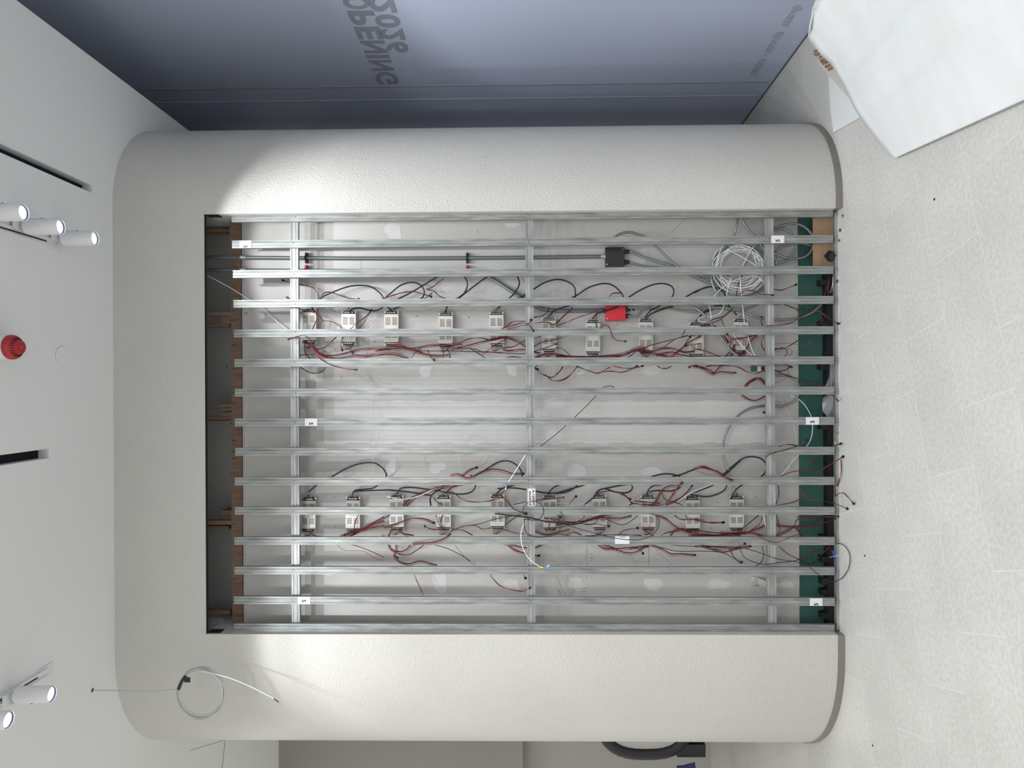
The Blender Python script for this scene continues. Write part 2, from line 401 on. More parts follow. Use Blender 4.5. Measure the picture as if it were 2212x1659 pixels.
# ================================================================== THE PILLAR
XL, XR, ZT = aty(900, 1370.5, D).x, aty(900, 458, D).x, aty(443, 900, D).z
CXR, RR = .985, .560
CXL, RL = -1.455, .75
ZB = .036
def arc(cx, cy, r, a0, a1, n=20):
    return [(cx + r * math.cos(a0 + (a1 - a0) * i / n), cy + r * math.sin(a0 + (a1 - a0) * i / n)) for i in range(n + 1)]
def pillar():
    p = tag(bpy.data.objects.new('display_pillar', None), 'large textured off-white pillar with rounded corners and an open display bay', 'pillar')
    COL.objects.link(p)
    right = [(XR, D)] + arc(CXR, D + RR, RR, -PI / 2, 0) + [(CXR + RR, 5.4), (XR, 5.4)]
    left = [(XL, D), (XL, 5.4), (CXL - RL, 5.4)] + arc(CXL, D + RL, RL, PI, 1.5 * PI)
    m = MB(); m.prism(right, ZB, ZT); m.prism(left, ZB, ZT)
    # the part above the bay: whole width, with the board only 22 mm thick over the opening
    m.prism([(XR, D)] + arc(CXR, D + RR, RR, -PI / 2, 0) + [(CXR + RR, 5.4), (XR, 5.4)], ZT, CZ)
    m.prism(left, ZT, CZ); m.box(XL, XR, D, D + .022, ZT, CZ)
    o = m.build('render_coat', 'plaster', p)
    bm = bmesh.new(); bm.from_mesh(o.data)
    bmesh.ops.remove_doubles(bm, verts=bm.verts, dist=.0005)
    # drop the doubled inner faces where the pieces meet
    seen = {}
    for f in bm.faces: seen.setdefault(tuple(sorted(v.index for v in f.verts)), []).append(f)
    kill = [f for fs in seen.values() if len(fs) > 1 for f in fs]
    bmesh.ops.delete(bm, geom=kill, context='FACES')
    bmesh.ops.recalc_face_normals(bm, faces=bm.faces)
    for f in bm.faces: f.smooth = abs(f.normal.z) < .5
    for e in bm.edges: e.smooth = e.calc_face_angle(0) < .5
    bm.to_mesh(o.data); bm.free()
    # skirting
    for nm, poly in (('skirting', [(XR, D - .004)] + arc(CXR, D + RR, RR + .004, -PI / 2, 0) + [(CXR + RR, 5.4), (XR, 5.4)]),
                     ('skirting', [(XL, D - .004), (XL, 5.4), (CXL - RL, 5.4)] + arc(CXL, D + RL, RL + .004, PI, 1.5 * PI))):
        MB().prism(poly, 0.001, ZB).build(nm, 'skirting', p)
    # green-black cut edge of the board round the bay
    MB().box(XL, XR, D + .002, D + .024, ZT - .0015, ZT).build('board_edge', 'green_edge', p)
    MB().box(XL - .001, XL + .0025, D + .014, D + .07, ZT - .07, ZT).box(XR - .0025, XR + .001, D + .014, D + .07, ZT - .07, ZT).build('board_edge', 'green_edge', p)
    # filler blob by the corner of the bay
    a = aty(440, 1367, D - .001)
    MB().box(a.x - .012, a.x + .014, D - .002, D, a.z - .003, a.z + .010).build('filler_patch', 'beige_panel', p, bevel=.001)
    return p
pillar()

# ---- back board of the bay
YB = 3.75
GZ1, GZ0 = aty(1725.5, 1000, YB).z, aty(1778, 1000, YB).z
bay = MB().box(XL + .002, XR - .002, YB, YB + .012, GZ1, aty(524, 900, YB).z).build('wall_bay', 'wallboard'); tag(bay, kind='structure')
MB().box(XL + .002, XR - .002, YB - .004, YB, aty(528, 900, YB).z, aty(524, 900, YB).z).build('plaster_edge', 'compound', bay)
MB().box(XL + .002, XR - .002, YB, YB + .012, GZ0, GZ1 - .0005).build('green_board_strip', 'green_board', bay)
gb = MB().box(XL + .002, XR - .002, YB + .20, YB + .212, 3.1, CZ).build('wall_upper_bay', 'grey_board'); tag(gb, kind='structure')
# joint of the upper grey board and its screws
a = aty(470, 908, YB + .199)
MB().box(a.x - .0015, a.x + .0015, YB + .197, YB + .1995, 3.15, CZ).build('board_joint', 'seam', gb)
for px_, py_ in ((490, 793), (499, 915), (499, 1024)):
    p = aty(px_, py_, YB + .198); MB().cyl(p, p + Vector((0, .002, 0)), .0035, 8).build('screw', 'kerf', gb)
def blob(cx, cy, rx, ry, seed, th=.0008):
    r = random.Random(seed); n = 30; pts = []; p1, p2, p3 = r.random() * 6, r.random() * 6, r.random() * 6
    for i in range(n):
        t = 2 * PI * i / n; k = .9 + .14 * math.sin(2 * t + p1) + .09 * math.sin(3 * t + p2) + .05 * math.sin(5 * t + p3)
        pts.append((cx + rx * k * math.cos(t), cy + ry * k * math.sin(t)))
    v = [aty(x, y, YB - th) for x, y in pts] + [aty(x, y, YB) for x, y in pts]
    f = [tuple(range(n))] + [(i, (i + 1) % n, n + (i + 1) % n, n + i) for i in range(n)]
    return v, f
for k, (x, y, a, b) in enumerate(((950, 1256, 20, 24), (1106, 1262, 17, 16), (1246, 1262, 20, 16), (1412, 1262, 20, 18), (1552, 1262, 24, 14),
                                  (920, 800, 16, 16), (1107, 795, 15, 17), (1245, 1018, 20, 20), (1408, 1018, 22, 12), (945, 1010, 18, 14),
                                  (1256, 798, 17, 11), (1408, 800, 24, 12), (1380, 560, 18, 24), (684, 815, 14, 14), (705, 1232, 16, 14),
                                  (1700, 1262, 16, 9), (1107, 486, 17, 6), (845, 1010, 12, 18), (1390, 1355, 14, 10), (935, 1350, 8, 8),
                                  (850, 500, 22, 20), (800, 680, 16, 12), (730, 1030, 15, 14), (640, 740, 14, 14))):
    v, f = blob(x, y, a, b, k); mesh_obj('filler_patch', v, f, 'compound', bay)
# broad filled joint down the middle
n = 90; r = random.Random(3); vt = []; vb = []
for i in range(n + 1):
    x = 700 + 960 * i / n; wv = math.sin(i * .7) + .6 * math.sin(i * 1.9 + 1)
    vt.append(aty(x, 866 + 1.5 * wv, YB - .0006)); vb.append(aty(x, 958 + 2.2 * wv, YB - .0006))
mesh_obj('filled_joint', vt + vb, [(i, i + 1, n + 2 + i, n + 1 + i) for i in range(n)], 'joint_fill', bay)
# pencil sketches and numbers on the board
def pencil(pts, m='seam'):
    return tube(spline([aty(x, y, YB - .0006) for x, y in pts], .02), .00045, 4)
pm = MB()
for pts in ([(1240, 1245), (1238, 1275), (1232, 1290)], [(1226, 1245), (1222, 1262), (1230, 1280)], [(1205, 1250), (1215, 1275), (1225, 1290), (1236, 1280)],
            [(1200, 1270), (1215, 1285)], [(1232, 1265), (1250, 1272), (1268, 1270)], [(1230, 1270), (1250, 1278), (1266, 1277)],
            [(1268, 1175), (1267, 1250)], [(1262, 1204), (1286, 1206)], [(1267, 1200), (1278, 1195), (1277, 1212), (1268, 1218)],
            [(1361, 1195), (1375, 1220)], [(1418, 1188), (1418, 1197), (1426, 1197), (1426, 1188), (1418, 1188)], [(1425, 1194), (1452, 1222)],
            [(1401, 1175), (1402, 1222)], [(1376, 1214), (1402, 1214)], [(1153, 990), (1163, 993), (1155, 1000), (1164, 1004), (1156, 1012)],
            [(915, 985), (921, 988), (916, 995)], [(917, 1000), (926, 999), (920, 1005)], [(1449, 505), (1478, 474)], [(1030, 497), (1034, 505)],
            [(1210, 1275), (1212, 1290)], [(1206, 1274), (1207, 1290)], [(535, 620), (538, 612)], [(780, 562), (780, 584)]):
    v, f = pencil(pts); pm.add(v, f)
pm.build('pencil_mark', 'seam', bay)
for x, y in ((723, 672), (901, 683), (1013, 686), (1334, 701), (722, 1074), (724, 1137), (807, 674), (810, 738), (969, 1063), (1535, 1073), (1551, 1085), (1633, 1073), (1537, 1141)):
    p = aty(x, y, YB - .001); MB().cyl(p, p + Vector((0, .0012, 0)), .0028, 8).build('screw', 'kerf', bay)
# stamped print at the top of the board
q = aty(529, 677.5, YB - .0008)
text_mesh('stamped_print', 'knauf', .01, 'seam', bay, Matrix.Translation(q) @ Matrix(((0, 1, 0, 0), (0, 0, -1, 0), (-1, 0, 0, 0), (0, 0, 0, 1))), .0002, .017, .007)

# ---- timber behind the head of the bay
beam = thing('timber_beam', 'long reddish-brown timber beam across the head of the open bay', 'beam', (0, 0, 0))
zb0, zb1 = aty(523, 900, 3.735).z, aty(500.5, 900, 3.735).z
cuts = [XL + .004] + [aty(510, y, 3.735).x for y in (1260, 1105, 1040, 918, 848, 797, 746, 690, 640, 560)][:] + [XR - .004]
cuts.sort()
for i in range(len(cuts) - 1):
    dz = random.uniform(-.002, .003)
    MB().box(cuts[i] + .0006, cuts[i + 1] - .0006, 3.728 + random.uniform(0, .003), YB + .01, zb0 + .001, zb1 + dz).build('plank', 'wood', beam)
km = MB()
for y in (479, 567, 576, 617, 647, 671, 692, 720, 745, 797, 812, 848, 872, 928, 937, 952, 976, 990, 1010, 1058, 1076, 1133, 1196, 1251, 1300, 1330):
    p = aty(500.5 if random.random() < .6 else 514, y, 3.7275); l = random.uniform(.012, .03)
    km.box(p.x - .0012, p.x + .0012, 3.7272, 3.729, p.z - l, p.z)
km.build('saw_cut', 'kerf', beam)
# hanging battens: each pair with its block is a bracket
def bracket(label, rows, blocks):
    t = thing('timber_bracket', label, 'bracket', (0, 0, 0), 'timber brackets at the head of the bay')
    for (y, xe, th, Yd) in rows:
        a = aty(xe, y - th / 2, Yd); b = aty(xe, y + th / 2, Yd)
        MB().box(b.x, a.x, Yd, Yd + .045, a.z, CZ).build('batten', 'wood_light', t, bevel=.0008)
    for (x0, x1, y0, y1, Yd) in blocks:
        a = aty(x0, y0, Yd); b = aty(x1, y1, Yd)
        MB().box(b.x, a.x, Yd, Yd + .10, b.z, a.z).build('block', 'wood_light', t, bevel=.0008)
bracket('pair of battens with a block, in the bay corner nearest the blue glass', [(464, 500, 8, 3.80), (497, 498, 8, 3.84)], [(480, 497, 475, 491, 3.84)])
bracket('pair of pale battens with a block, next to the hanging white cable', [(678, 506, 7, 3.80), (702, 496, 7, 3.84)], [(478, 498, 682, 699, 3.82)])
bracket('pair of pale battens with two blocks, halfway along the head of the bay', [(876, 504, 6, 3.80), (901, 500, 6, 3.84)], [(476, 502, 880, 888, 3.82), (476, 502, 890, 898, 3.82)])
bracket('two battens close together with one block between, over far-side supplies', [(1129, 500, 9, 3.80), (1140, 494, 7, 3.84)], [(478, 500, 1103, 1123, 3.83)])
bracket('single batten with a dark block, near the bay corner farthest from the glass', [(1323, 496, 8, 3.80)], [(479, 500, 1328, 1342, 3.83)])
bracket('single rough batten against the bay side farthest from the blue glass', [(1360, 503, 10, 3.74)], [])

# ---- base of the bay
gap_obj = thing('gap_strip', 'black strip for the dark gap under the green board at the foot of the bay', 'channel', (0, 0, 0))  # dark gap below the board put in as a solid black strip
MB().box(XL + .004, XR - .004, 3.695, YB - .001, .0005, GZ0 - .001).build('web', 'strip_black', gap_obj)
for y in (612, 700, 793, 921, 1160, 1205, 1253, 1276, 1326):
    p = aty(1770, y, 3.735); MB().box(p.x - .015, p.x + .015, 3.70, YB - .002, GZ0 - .002, GZ0 + .032).build('lug', 'strip_black', gap_obj)
bt = thing('floor_track', 'galvanised track lying on the floor along the foot of the studs', 'track', (0, 0, 0))
MB().box(XL + .006, XR - .006, 3.640, 3.668, .0005, .003).build('web', 'steel_rail', bt)
MB().box(XL + .006, XR - .006, 3.640, 3.642, .003, .014).build('flange', 'steel_rail', bt)
MB().box(XL + .006, XR - .006, 3.666, 3.668, .003, .014).build('flange', 'steel_rail', bt)
cb = thing('cardboard_sheet', 'brown cardboard sheet standing at the foot of the green board', 'cardboard', (0, 0, 0))
a = aty(1756, 468, 3.688); b = aty(1756, 574, 3.688)
MB().box(b.x, a.x, 3.688, 3.692, .001, a.z).build('sheet', 'cardboard', cb, bevel=.0008)
MB().box(b.x + .002, a.x - .002, 3.6876, 3.688, .060, .0604).build('fold_line', 'wood', cb)

# ================================================================== STUDS AND RAILS
SL = [(500, 471.3), (501, 528), (503, 592), (504, 656.2), (505, 720.4), (506, 784), (507, 848.2), (507, 912.5), (508, 976), (507, 1039.9), (507, 1103.6), (506, 1168.5), (506, 1232.4), (505, 1296.6), (505, 1355.5)]
SRt = [(1799.5, 459.3), (1799.8, 515.8), (1800.5, 582.7), (1801.5, 647.5), (1802, 713), (1802, 778), (1803, 843.5), (1803, 909.2), (1803.5, 973.8), (1803.5, 1039), (1804, 1103.8), (1804, 1169), (1803.5, 1234), (1803.5, 1300.6), (1803, 1358)]
YS = 3.622; SW = .0415; SD = .022
def stud_profile(wd, dp, t=.0012):
    """open-backed furring channel with two pressed grooves in its face: closed outline (x, y)"""
    h = wd / 2; g = .0020
    face = [(-h, 0), (-h * .62, 0), (-h * .55, g), (-h * .42, g), (-h * .35, 0), (h * .35, 0), (h * .42, g), (h * .55, g), (h * .62, 0), (h, 0)]
    out = face + [(h, dp), (h - .006, dp), (h - .006, dp - t), (h - t, dp - t), (h - t, t)]
    inner = [(x * .96, y + t) for x, y in reversed(face[1:-1])]
    out += inner + [(-h + t, t), (-h + t, dp - t), (-h + .006, dp - t), (-h + .006, dp), (-h, dp)]
    return out
for i in range(15):
    a = aty(SL[i][0], SL[i][1], YS); b = aty(SRt[i][0], SRt[i][1], YS)
    pos = ('against the bay side next the blue glass' if i == 0 else 'against the bay side away from the blue glass' if i == 14 else 'counted from the blue glass side')
    lab = f'{ORD[i + 1]} of fifteen upright galvanised steel studs, {pos}'
    t = thing('metal_stud', lab, 'stud', (b.x, YS, b.z), 'upright galvanised studs of the display frame')
    prof = stud_profile(SW, SD); n = len(prof); dx = a.x - b.x; H = a.z - b.z
    NS = 2
    v = [(x + dx * k / (NS - 1), y, H * k / (NS - 1)) for k in range(NS) for x, y in prof]
    f = [(j, (j + 1) % n, n + (j + 1) % n, n + j) for j in range(n)]
    ch = mesh_obj('channel', v, f, 'steel', t)
    bm = bmesh.new(); bm.from_mesh(ch.data); bmesh.ops.recalc_face_normals(bm, faces=bm.faces); bm.to_mesh(ch.data); bm.free()
    t['i'] = i
    # screws where the rails pass
    for rx in (636, 1145, 1665):
        q = aty(rx + random.uniform(-3, 3), SL[i][1] + (SRt[i][1] - SL[i][1]) * (rx - 500) / 1300 + random.uniform(-2, 2), YS)
        MB().cyl((q.x - b.x, -.0012, q.z - b.z), (q.x - b.x, .001, q.z - b.z), .0022, 8).build('screw', 'kerf', t)
    del t['i']
    # printed stickers
    for (si, px_, wpx, off, digit, flip, cy) in ((1, 530, 26, 0, '5', True, 5), (1, 1680, 28, 0, '5', False, 3), (7, 672, 27, 0, '5', True, 3), (7, 1755, 28, 0, '5', False, 2),
                                                (13, 656.5, 27, 0, '5', True, 1), (13, 1763, 27, 0, '5', False, 5), (11, 1344, 31, -2, None, False, 0)):
        if si != i: continue
        yy = SL[i][1] + (SRt[i][1] - SL[i][1]) * (px_ - 500) / 1300
        p = aty(px_, yy + off, YS - .0008) - Vector((b.x, YS, b.z)); hh = wpx / 2 * YS / F
        st = MB().box(p.x - SW / 2 + .0005, p.x + SW / 2 - .0005, -.0010, -.0002, p.z - hh, p.z + hh).build('sticker', 'paper', t, bevel=.0003)
        if digit:
            sgn = -1 if flip else 1
            ox, oz = p.x - cy * YS / F, p.z
            wdt, hgt = .013, .022
            mt = Matrix.Translation((ox - sgn * wdt / 2, -.0012, oz - sgn * hgt / 2)) @ Matrix(((sgn, 0, 0, 0), (0, 0, -1, 0), (0, sgn, 0, 0), (0, 0, 0, 1)))
            text_mesh('digit', digit, .02, 'ink', st, mt, .0002, wdt, hgt)
        else:
            for k in range(5): MB().box(p.x + SW / 2 - .006, p.x + SW / 2 - .002, -.0014, -.001, p.z - .016 + k * .006, p.z - .013 + k * .006).build('print', 'ink', st)
rails = ((635, 1142.8, 1661.8), (639, 1147.8, 1668.6))
YR = YS + SD + .001
for k, wpx in enumerate((17.5, 17.0, 18.0)):
    a = aty(rails[0][k], 470, YR); b = aty(rails[1][k], 1352, YR)
    wd = wpx * YR / F
    lab = ['long horizontal galvanised rail nearest the ceiling, behind the studs', 'long horizontal galvanised rail at mid height, behind the studs with a handwritten note',
           'long horizontal galvanised rail nearest the floor, behind the studs'][k]
    t = thing('metal_rail', lab, 'rail', (b.x, YR, b.z), 'horizontal rails behind the studs')
    prof = stud_profile(wd, .024); n = len(prof); dx = a.x - b.x; dz = a.z - b.z
    v = [(xx, y, z) for xx, zz in ((0, 0), (dx, dz)) for z0, y in prof for z in (z0 + zz,)]
    f = [(j, (j + 1) % n, n + (j + 1) % n, n + j) for j in range(n)]
    ch = mesh_obj('channel', v, f, 'steel_rail', t)
    bm = bmesh.new(); bm.from_mesh(ch.data); bmesh.ops.recalc_face_normals(bm, faces=bm.faces); bm.to_mesh(ch.data); bm.free()
    if k == 1:
        p = aty(1148.5, 1074, YR - .0012) - Vector((b.x, YR, b.z))
        st = MB().box(p.x - .055, p.x + .047, -.0010, -.0002, p.z - wd / 2 + .001, p.z + wd / 2 - .001).build('note', 'paper', t, bevel=.0003)
        # handwriting: A-1200 over a second line, running along the rail
        r_ = random.Random(5)
        for s, ox, oz, hgt, wdt in (('A-1200W', .042, -.0165, .0135, .088), ('SAZ3EYA', .034, .0035, .0110, .078)):
            mt = Matrix.Translation((p.x + ox, -.0014, p.z + oz)) @ Matrix(((-1, 0, 0, 0), (0, 0, -1, 0), (0, -1, 0, 0), (0, 0, 0, 1))) @ Matrix.Rotation(0, 4, 'Z')
            mt = Matrix.Translation((p.x + ox, -.0014, p.z + oz + hgt)) @ Matrix(((-1, 0, 0, 0), (0, 0, -1, 0), (0, -1, 0, 0), (0, 0, 0, 1)))
            text_mesh('handwriting', s, .02, 'ink', st, mt, .0002, wdt, hgt, shear=.2)

# wall hanger under the lowest rail
hg = thing('wall_hanger', 'small galvanised wall hanger plate and arm beside the lowest rail', 'bracket', (0, 0, 0))
a = aty(1622, 1246, YB - .001); b = aty(1638, 1267, YB - .001)
MB().box(b.x, a.x, YB - .003, YB - .0005, b.z, a.z).build('plate', 'steel_cut', hg, bevel=.0005)
for q in range(5):
    zz = b.z + (a.z - b.z) * (q + .7) / 6; MB().box(b.x + .004, a.x - .004, YB - .0042, YB - .003, zz - .0012, zz + .0012).build('rib', 'steel_cut', hg)
for (x_, y_) in ((1627, 1249), (1628, 1263)):
    p = aty(x_, y_, YB - .006); MB().cyl(p, p + Vector((0, .004, 0)), .004, 10).build('screw', 'screw', hg)
p1, p2 = aty(1637, 1248, YB - .004), aty(1637, 1262, YB - .004); p3, p4 = aty(1659, 1258, 3.675), aty(1659, 1270, 3.675)
v = [p1, p2, p4, p3]; v += [q + Vector((.0, .0, -.003)) for q in v]
mesh_obj('arm', v, [(0, 1, 2, 3), (7, 6, 5, 4), (0, 3, 7, 4), (1, 5, 6, 2), (0, 4, 5, 1), (3, 2, 6, 7)], 'steel_cut', hg)

# ================================================================== POWER SUPPLIES
UP = [(672, 669, 742.6), (756.5, 672.7, 746), (848, 674, 746), (964, 677, 751), (1073, 677, 747), (1185.5, 688, 760), (1279.5, 692, 767), (1392.5, 692, 763), (1501, 698, 771.5), (1596, 689.5, 765)]
LO = [(670.5, 1072.7, 1145.7), (765.5, 1071, 1146), (859, 1067, 1144), (960, 1067, 1144), (1075, 1067, 1140), (1187.5, 1066, 1146), (1293.5, 1067, 1143), (1397.5, 1067, 1144), (1493, 1070, 1146), (1587, 1069, 1144)]
def psu_parts(t):
    """x = long axis (input end at +x), z = width, y = depth towards the wall"""
    L2, W2, Dp = .078, .0395, .036
    b = MB(); b.box(-L2 - .012, L2 + .012, -.002, 0, -W2, W2).box(-L2 - .012, L2 + .012, -Dp + .0085, -.002, -W2, -W2 + .0015).box(-L2 - .012, L2 + .012, -Dp + .0085, -.002, W2 - .0015, W2)
    for s in (-1, 1):
        b.box(s * (L2 + .012) - .006, s * (L2 + .012) + .006, -Dp + .006, -Dp + .010, -W2, -W2 + .008); b.box(s * (L2 + .012) - .006, s * (L2 + .012) + .006, -Dp + .006, -Dp + .010, W2 - .008, W2)
    b.build('case', 'psu_case', t)
    MB().box(-L2 + .002, L2 - .002, -Dp + .004, -.004, -W2 + .004, W2 - .004).build('circuit_board', 'psu_dark', t)
    # cover sheet with vent slots: strips between the slots
    c = MB(); y0, y1 = -Dp, -Dp + .0012
    slots = [(.058 - .0048 * k) for k in range(9)]; slots2 = [(-.022 - .0048 * k) for k in range(7)]
    zl = (-.0325, -.0045); zr = (.0045, .0325)
    def strips(za, zb, xs):
        cur = L2
        for s in sorted(xs, reverse=True):
            c.box(s + .0012, cur, y0, y1, za, zb); cur = s - .0012
        c.box(-L2, cur, y0, y1, za, zb)
    c.box(-L2, L2, y0, y1, -W2, zl[0]); c.box(-L2, L2, y0, y1, zl[1], zr[0]); c.box(-L2, L2, y0, y1, zr[1], W2)
    strips(zl[0], zl[1], slots + slots2)
    strips(zr[0], zr[1], slots + slots2)
    c.box(-L2, L2, y1, -Dp + .008, -W2, -W2 + .001); c.box(-L2, L2, y1, -Dp + .008, W2 - .001, W2)
    c.build('cover', 'psu_case', t)
    MB().box(-.016, .012, y0 - .0006, y0, -.026, .020).build('rating_label', 'psu_label', t)
    lm = MB()
    for k in range(4): lm.box(-.010 + k * .0055, -.0085 + k * .0055, y0 - .0009, y0 - .0006, -.022, .004 + .003 * (k % 2))
    lm.build('label_print', 'wire_grey', t)
    for s, wz, nn in ((1, .0245, 5), (-1, .030, 6)):
        xa = s * L2
        m = MB(); m.box(min(xa, xa + s * .016), max(xa, xa + s * .016), -Dp + .004, -.006, -wz, wz)
        for k in range(nn + 1):
            z = -wz + 2 * wz * k / nn; m.box(min(xa, xa + s * .016), max(xa, xa + s * .016), -Dp - .001, -Dp + .004, z - .0008, z + .0008)
        m.build('terminal_block', 'black_plastic', t)
        sc = MB()
        for k in range(nn):
            z = -wz + 2 * wz * (k + .5) / nn; sc.cyl((xa + s * .008, -Dp + .0015, z), (xa + s * .008, -Dp + .005, z), .0026, 8)
        sc.build('terminal_screws', 'screw', t)
    # short output tails, black and red, leaving the lower terminals
    for k in range(6):
        z = -.030 + .060 * (k + .5) / 6
        tube_obj('output_lead', spline([(-L2 - .008, -Dp + .006, z), (-L2 - .018, -Dp - .003, z), (-L2 - .032, -Dp + .0, z * .8 + .004), (-L2 - .044, -Dp + .004, z * .3 + .015)], .006), .0013, 'wire_red' if k in (3, 5) else 'wire_black', t, 5)
    for k, mm in enumerate(('wire_yellow', 'wire_blue', 'wire_black', 'wire_blue')):
        z = -.018 + .036 * (k + .3) / 4
        tube_obj('input_lead', spline([(L2 + .006, -Dp + .006, z), (L2 + .018, -Dp - .002, z * 1.0), (L2 + .034, -Dp + .004, z * .3)], .006), .0012, mm, t, 5)
proto = None
for row, lst in (('upper', UP), ('lower', LO)):
    for i, (x, y0, y1) in enumerate(lst):
        where = 'row nearer the blue glass' if row == 'upper' else 'row farther from the blue glass'
        lab = f'{ORD[i + 1]} metal power supply below the ceiling in the {where}'
        p = aty(x, (y0 + y1) / 2, YB)
        if proto is None: t = proto = thing('power_supply', lab, 'power supply'); psu_parts(t)
        else: t = copy_tree(proto)
        t['label'] = lab; t['group'] = f'power supplies in the {where}'
        t.location = (p.x, YB - .0005, p.z); t.rotation_euler = (0, random.uniform(-.02, .02), 0)

# ================================================================== CONDUITS AND BOXES
def pipe(name, label, pts, r, m, cat='pipe', Y=3.735, n=14):
    t = thing(name, label, cat, (0, 0, 0))
    tube_obj('tube', spline([aty(*pix(c, x, y), Y) for c, x, y in pts], .03), r, m, t, n)
    return t
c1 = pipe('conduit_pipe', 'straight grey conduit pipe running down to the black junction box', [('P', 415, 556), ('P', 443, 556), ('P', 530, 556.5), ('P', 830, 558), ('P', 1100, 556.5), ('P', 1302, 554)], .0105, 'conduit')
c2 = pipe('conduit_pipe', 'grey conduit pipe that bends away towards the red junction box', [('P', 415, 583), ('P', 443, 583), ('P', 530, 584), ('P', 830, 585), ('P', 1020, 585), ('P', 1055, 598), ('P', 1130, 645), ('P', 1165, 665), ('P', 1200, 671), ('P', 1310, 671)], .0105, 'conduit')
for t, ya in ((c1, 556), (c2, 583)):
    a = aty(514, ya, 3.735); b = aty(533, ya, 3.735)
    MB().cyl(a, b, .0128, 14).build('coupling', 'steel_cut', t, smooth=True)
    for x_, yy, mm in ((661.5, ya + 1, 'black_plastic'), (1009.5, ya + 1, 'black_plastic')):
        if t is c2: mm = 'red_shell'
        p = aty(x_, yy, 3.735); k = MB()
        k.box(p.x - .029, p.x + .029, 3.735, YB, p.z - .007, p.z + .007)
        k.cyl((p.x, 3.735, p.z - .007), (p.x, 3.735, p.z + .007), .0145, 14)
        k.cyl((p.x + .022, 3.728, p.z), (p.x + .022, 3.737, p.z), .006, 10); k.cyl((p.x - .022, 3.728, p.z), (p.x - .022, 3.737, p.z), .006, 10)
        k.build('saddle_clamp', mm, t)
def jbox(label, x0, x1, y0, y1, m, glands):
    a = aty(x0, y0, 3.71); b = aty(x1, y1, 3.71)
    t = thing('junction_box', label, 'junction box', (0, 0, 0))
    MB().box(b.x, a.x, 3.712, YB - .0005, b.z, a.z).build('box_body', m, t, bevel=.003)
    MB().box(b.x + .001, a.x - .001, 3.708, 3.7115, b.z + .001, a.z - .001).build('lid', m, t, bevel=.0012)
    for x_, y_ in ((x0 + 3, y1 - 4), (x1 - 4, y0 + 4)):
        p = aty(x_, y_, 3.706); MB().cyl(p, p + Vector((0, .003, 0)), .0032, 10).build('screw', 'screw', t)
    for gx_, gy_, side, mm in glands:
        p = aty(gx_, gy_, 3.732); MB().cyl(p, p + Vector((0, 0, side * .024)), .011, 12).cyl(p, p + Vector((0, 0, side * .006)), .0135, 6).build('gland', mm, t)
jbox('square black junction box at the foot of the straight conduit', 1308, 1349.5, 534, 575, 'black_plastic', [(1307, 554, 1, 'steel_cut'), (1350, 543.5, -1, 'black_plastic'), (1350, 566.5, -1, 'black_plastic')])
jbox('square red junction box half hidden behind the fourth stud', 1309, 1352, 650, 692, 'red_box', [(1352, 683, -1, 'black_plastic'), (1352, 668, -1, 'black_plastic')])

# ================================================================== CABLES
LABELS = {}
WIRES = []
def where(px_, py_):
    if px_ > 1806: return ('bare floor', '')
    if px_ > 1722: return ('green board', '')
    side = 'glass-side supply' if py_ < 900 else 'far-side supply'
    lst = UP if py_ < 900 else LO
    k = min(range(10), key=lambda i: abs(lst[i][0] - px_))
    return (ORD[k + 1], side)
def gap(py_):
    ys = [(a[1] + b[1]) / 2 for a, b in zip(SL, SRt)]
    for i in range(14):
        if py_ < ys[i + 1]: return i + 1
    return 14
plug_proto = None
def plug(t, p, d, mname='black_plastic'):
    global plug_proto
    if plug_proto is None:
        m = MB(); m.box(-.005, .005, -.0035, .0035, 0, .013).box(-.0062, .0062, -.0045, .0045, .004, .0085).box(-.002, .002, -.006, -.0035, .001, .010)
        o = m.build('plug', 'black_plastic', t)
        plug_proto = o
    else:
        o = dup(plug_proto, t)
    d = d.normalized(); q = Vector((0, 0, 1)).rotation_difference(d)
    o.rotation_mode = 'QUATERNION'; o.rotation_quaternion = q; o.location = p
    return o
def path3(c, pts, Y, front, dep=None):
    P = [pix(c if len(p) == 2 else p[0], *(p if len(p) == 2 else p[1:])) for p in pts]
    n = len(P); out = []
    r = random.Random(int(P[0][0] * 7 + P[0][1])); ph = r.random() * 6
    for i, (x, y) in enumerate(P):
        yy = Y + .007 * math.sin(ph + i * 1.1)
        if dep: yy = dep[i]
        q = aty(x, y, yy)
        if q.z < .008: q = atz(x, y, .008 + .004 * (i % 2))      # hangs out over the floor in front
        out.append(q)
    return P, out
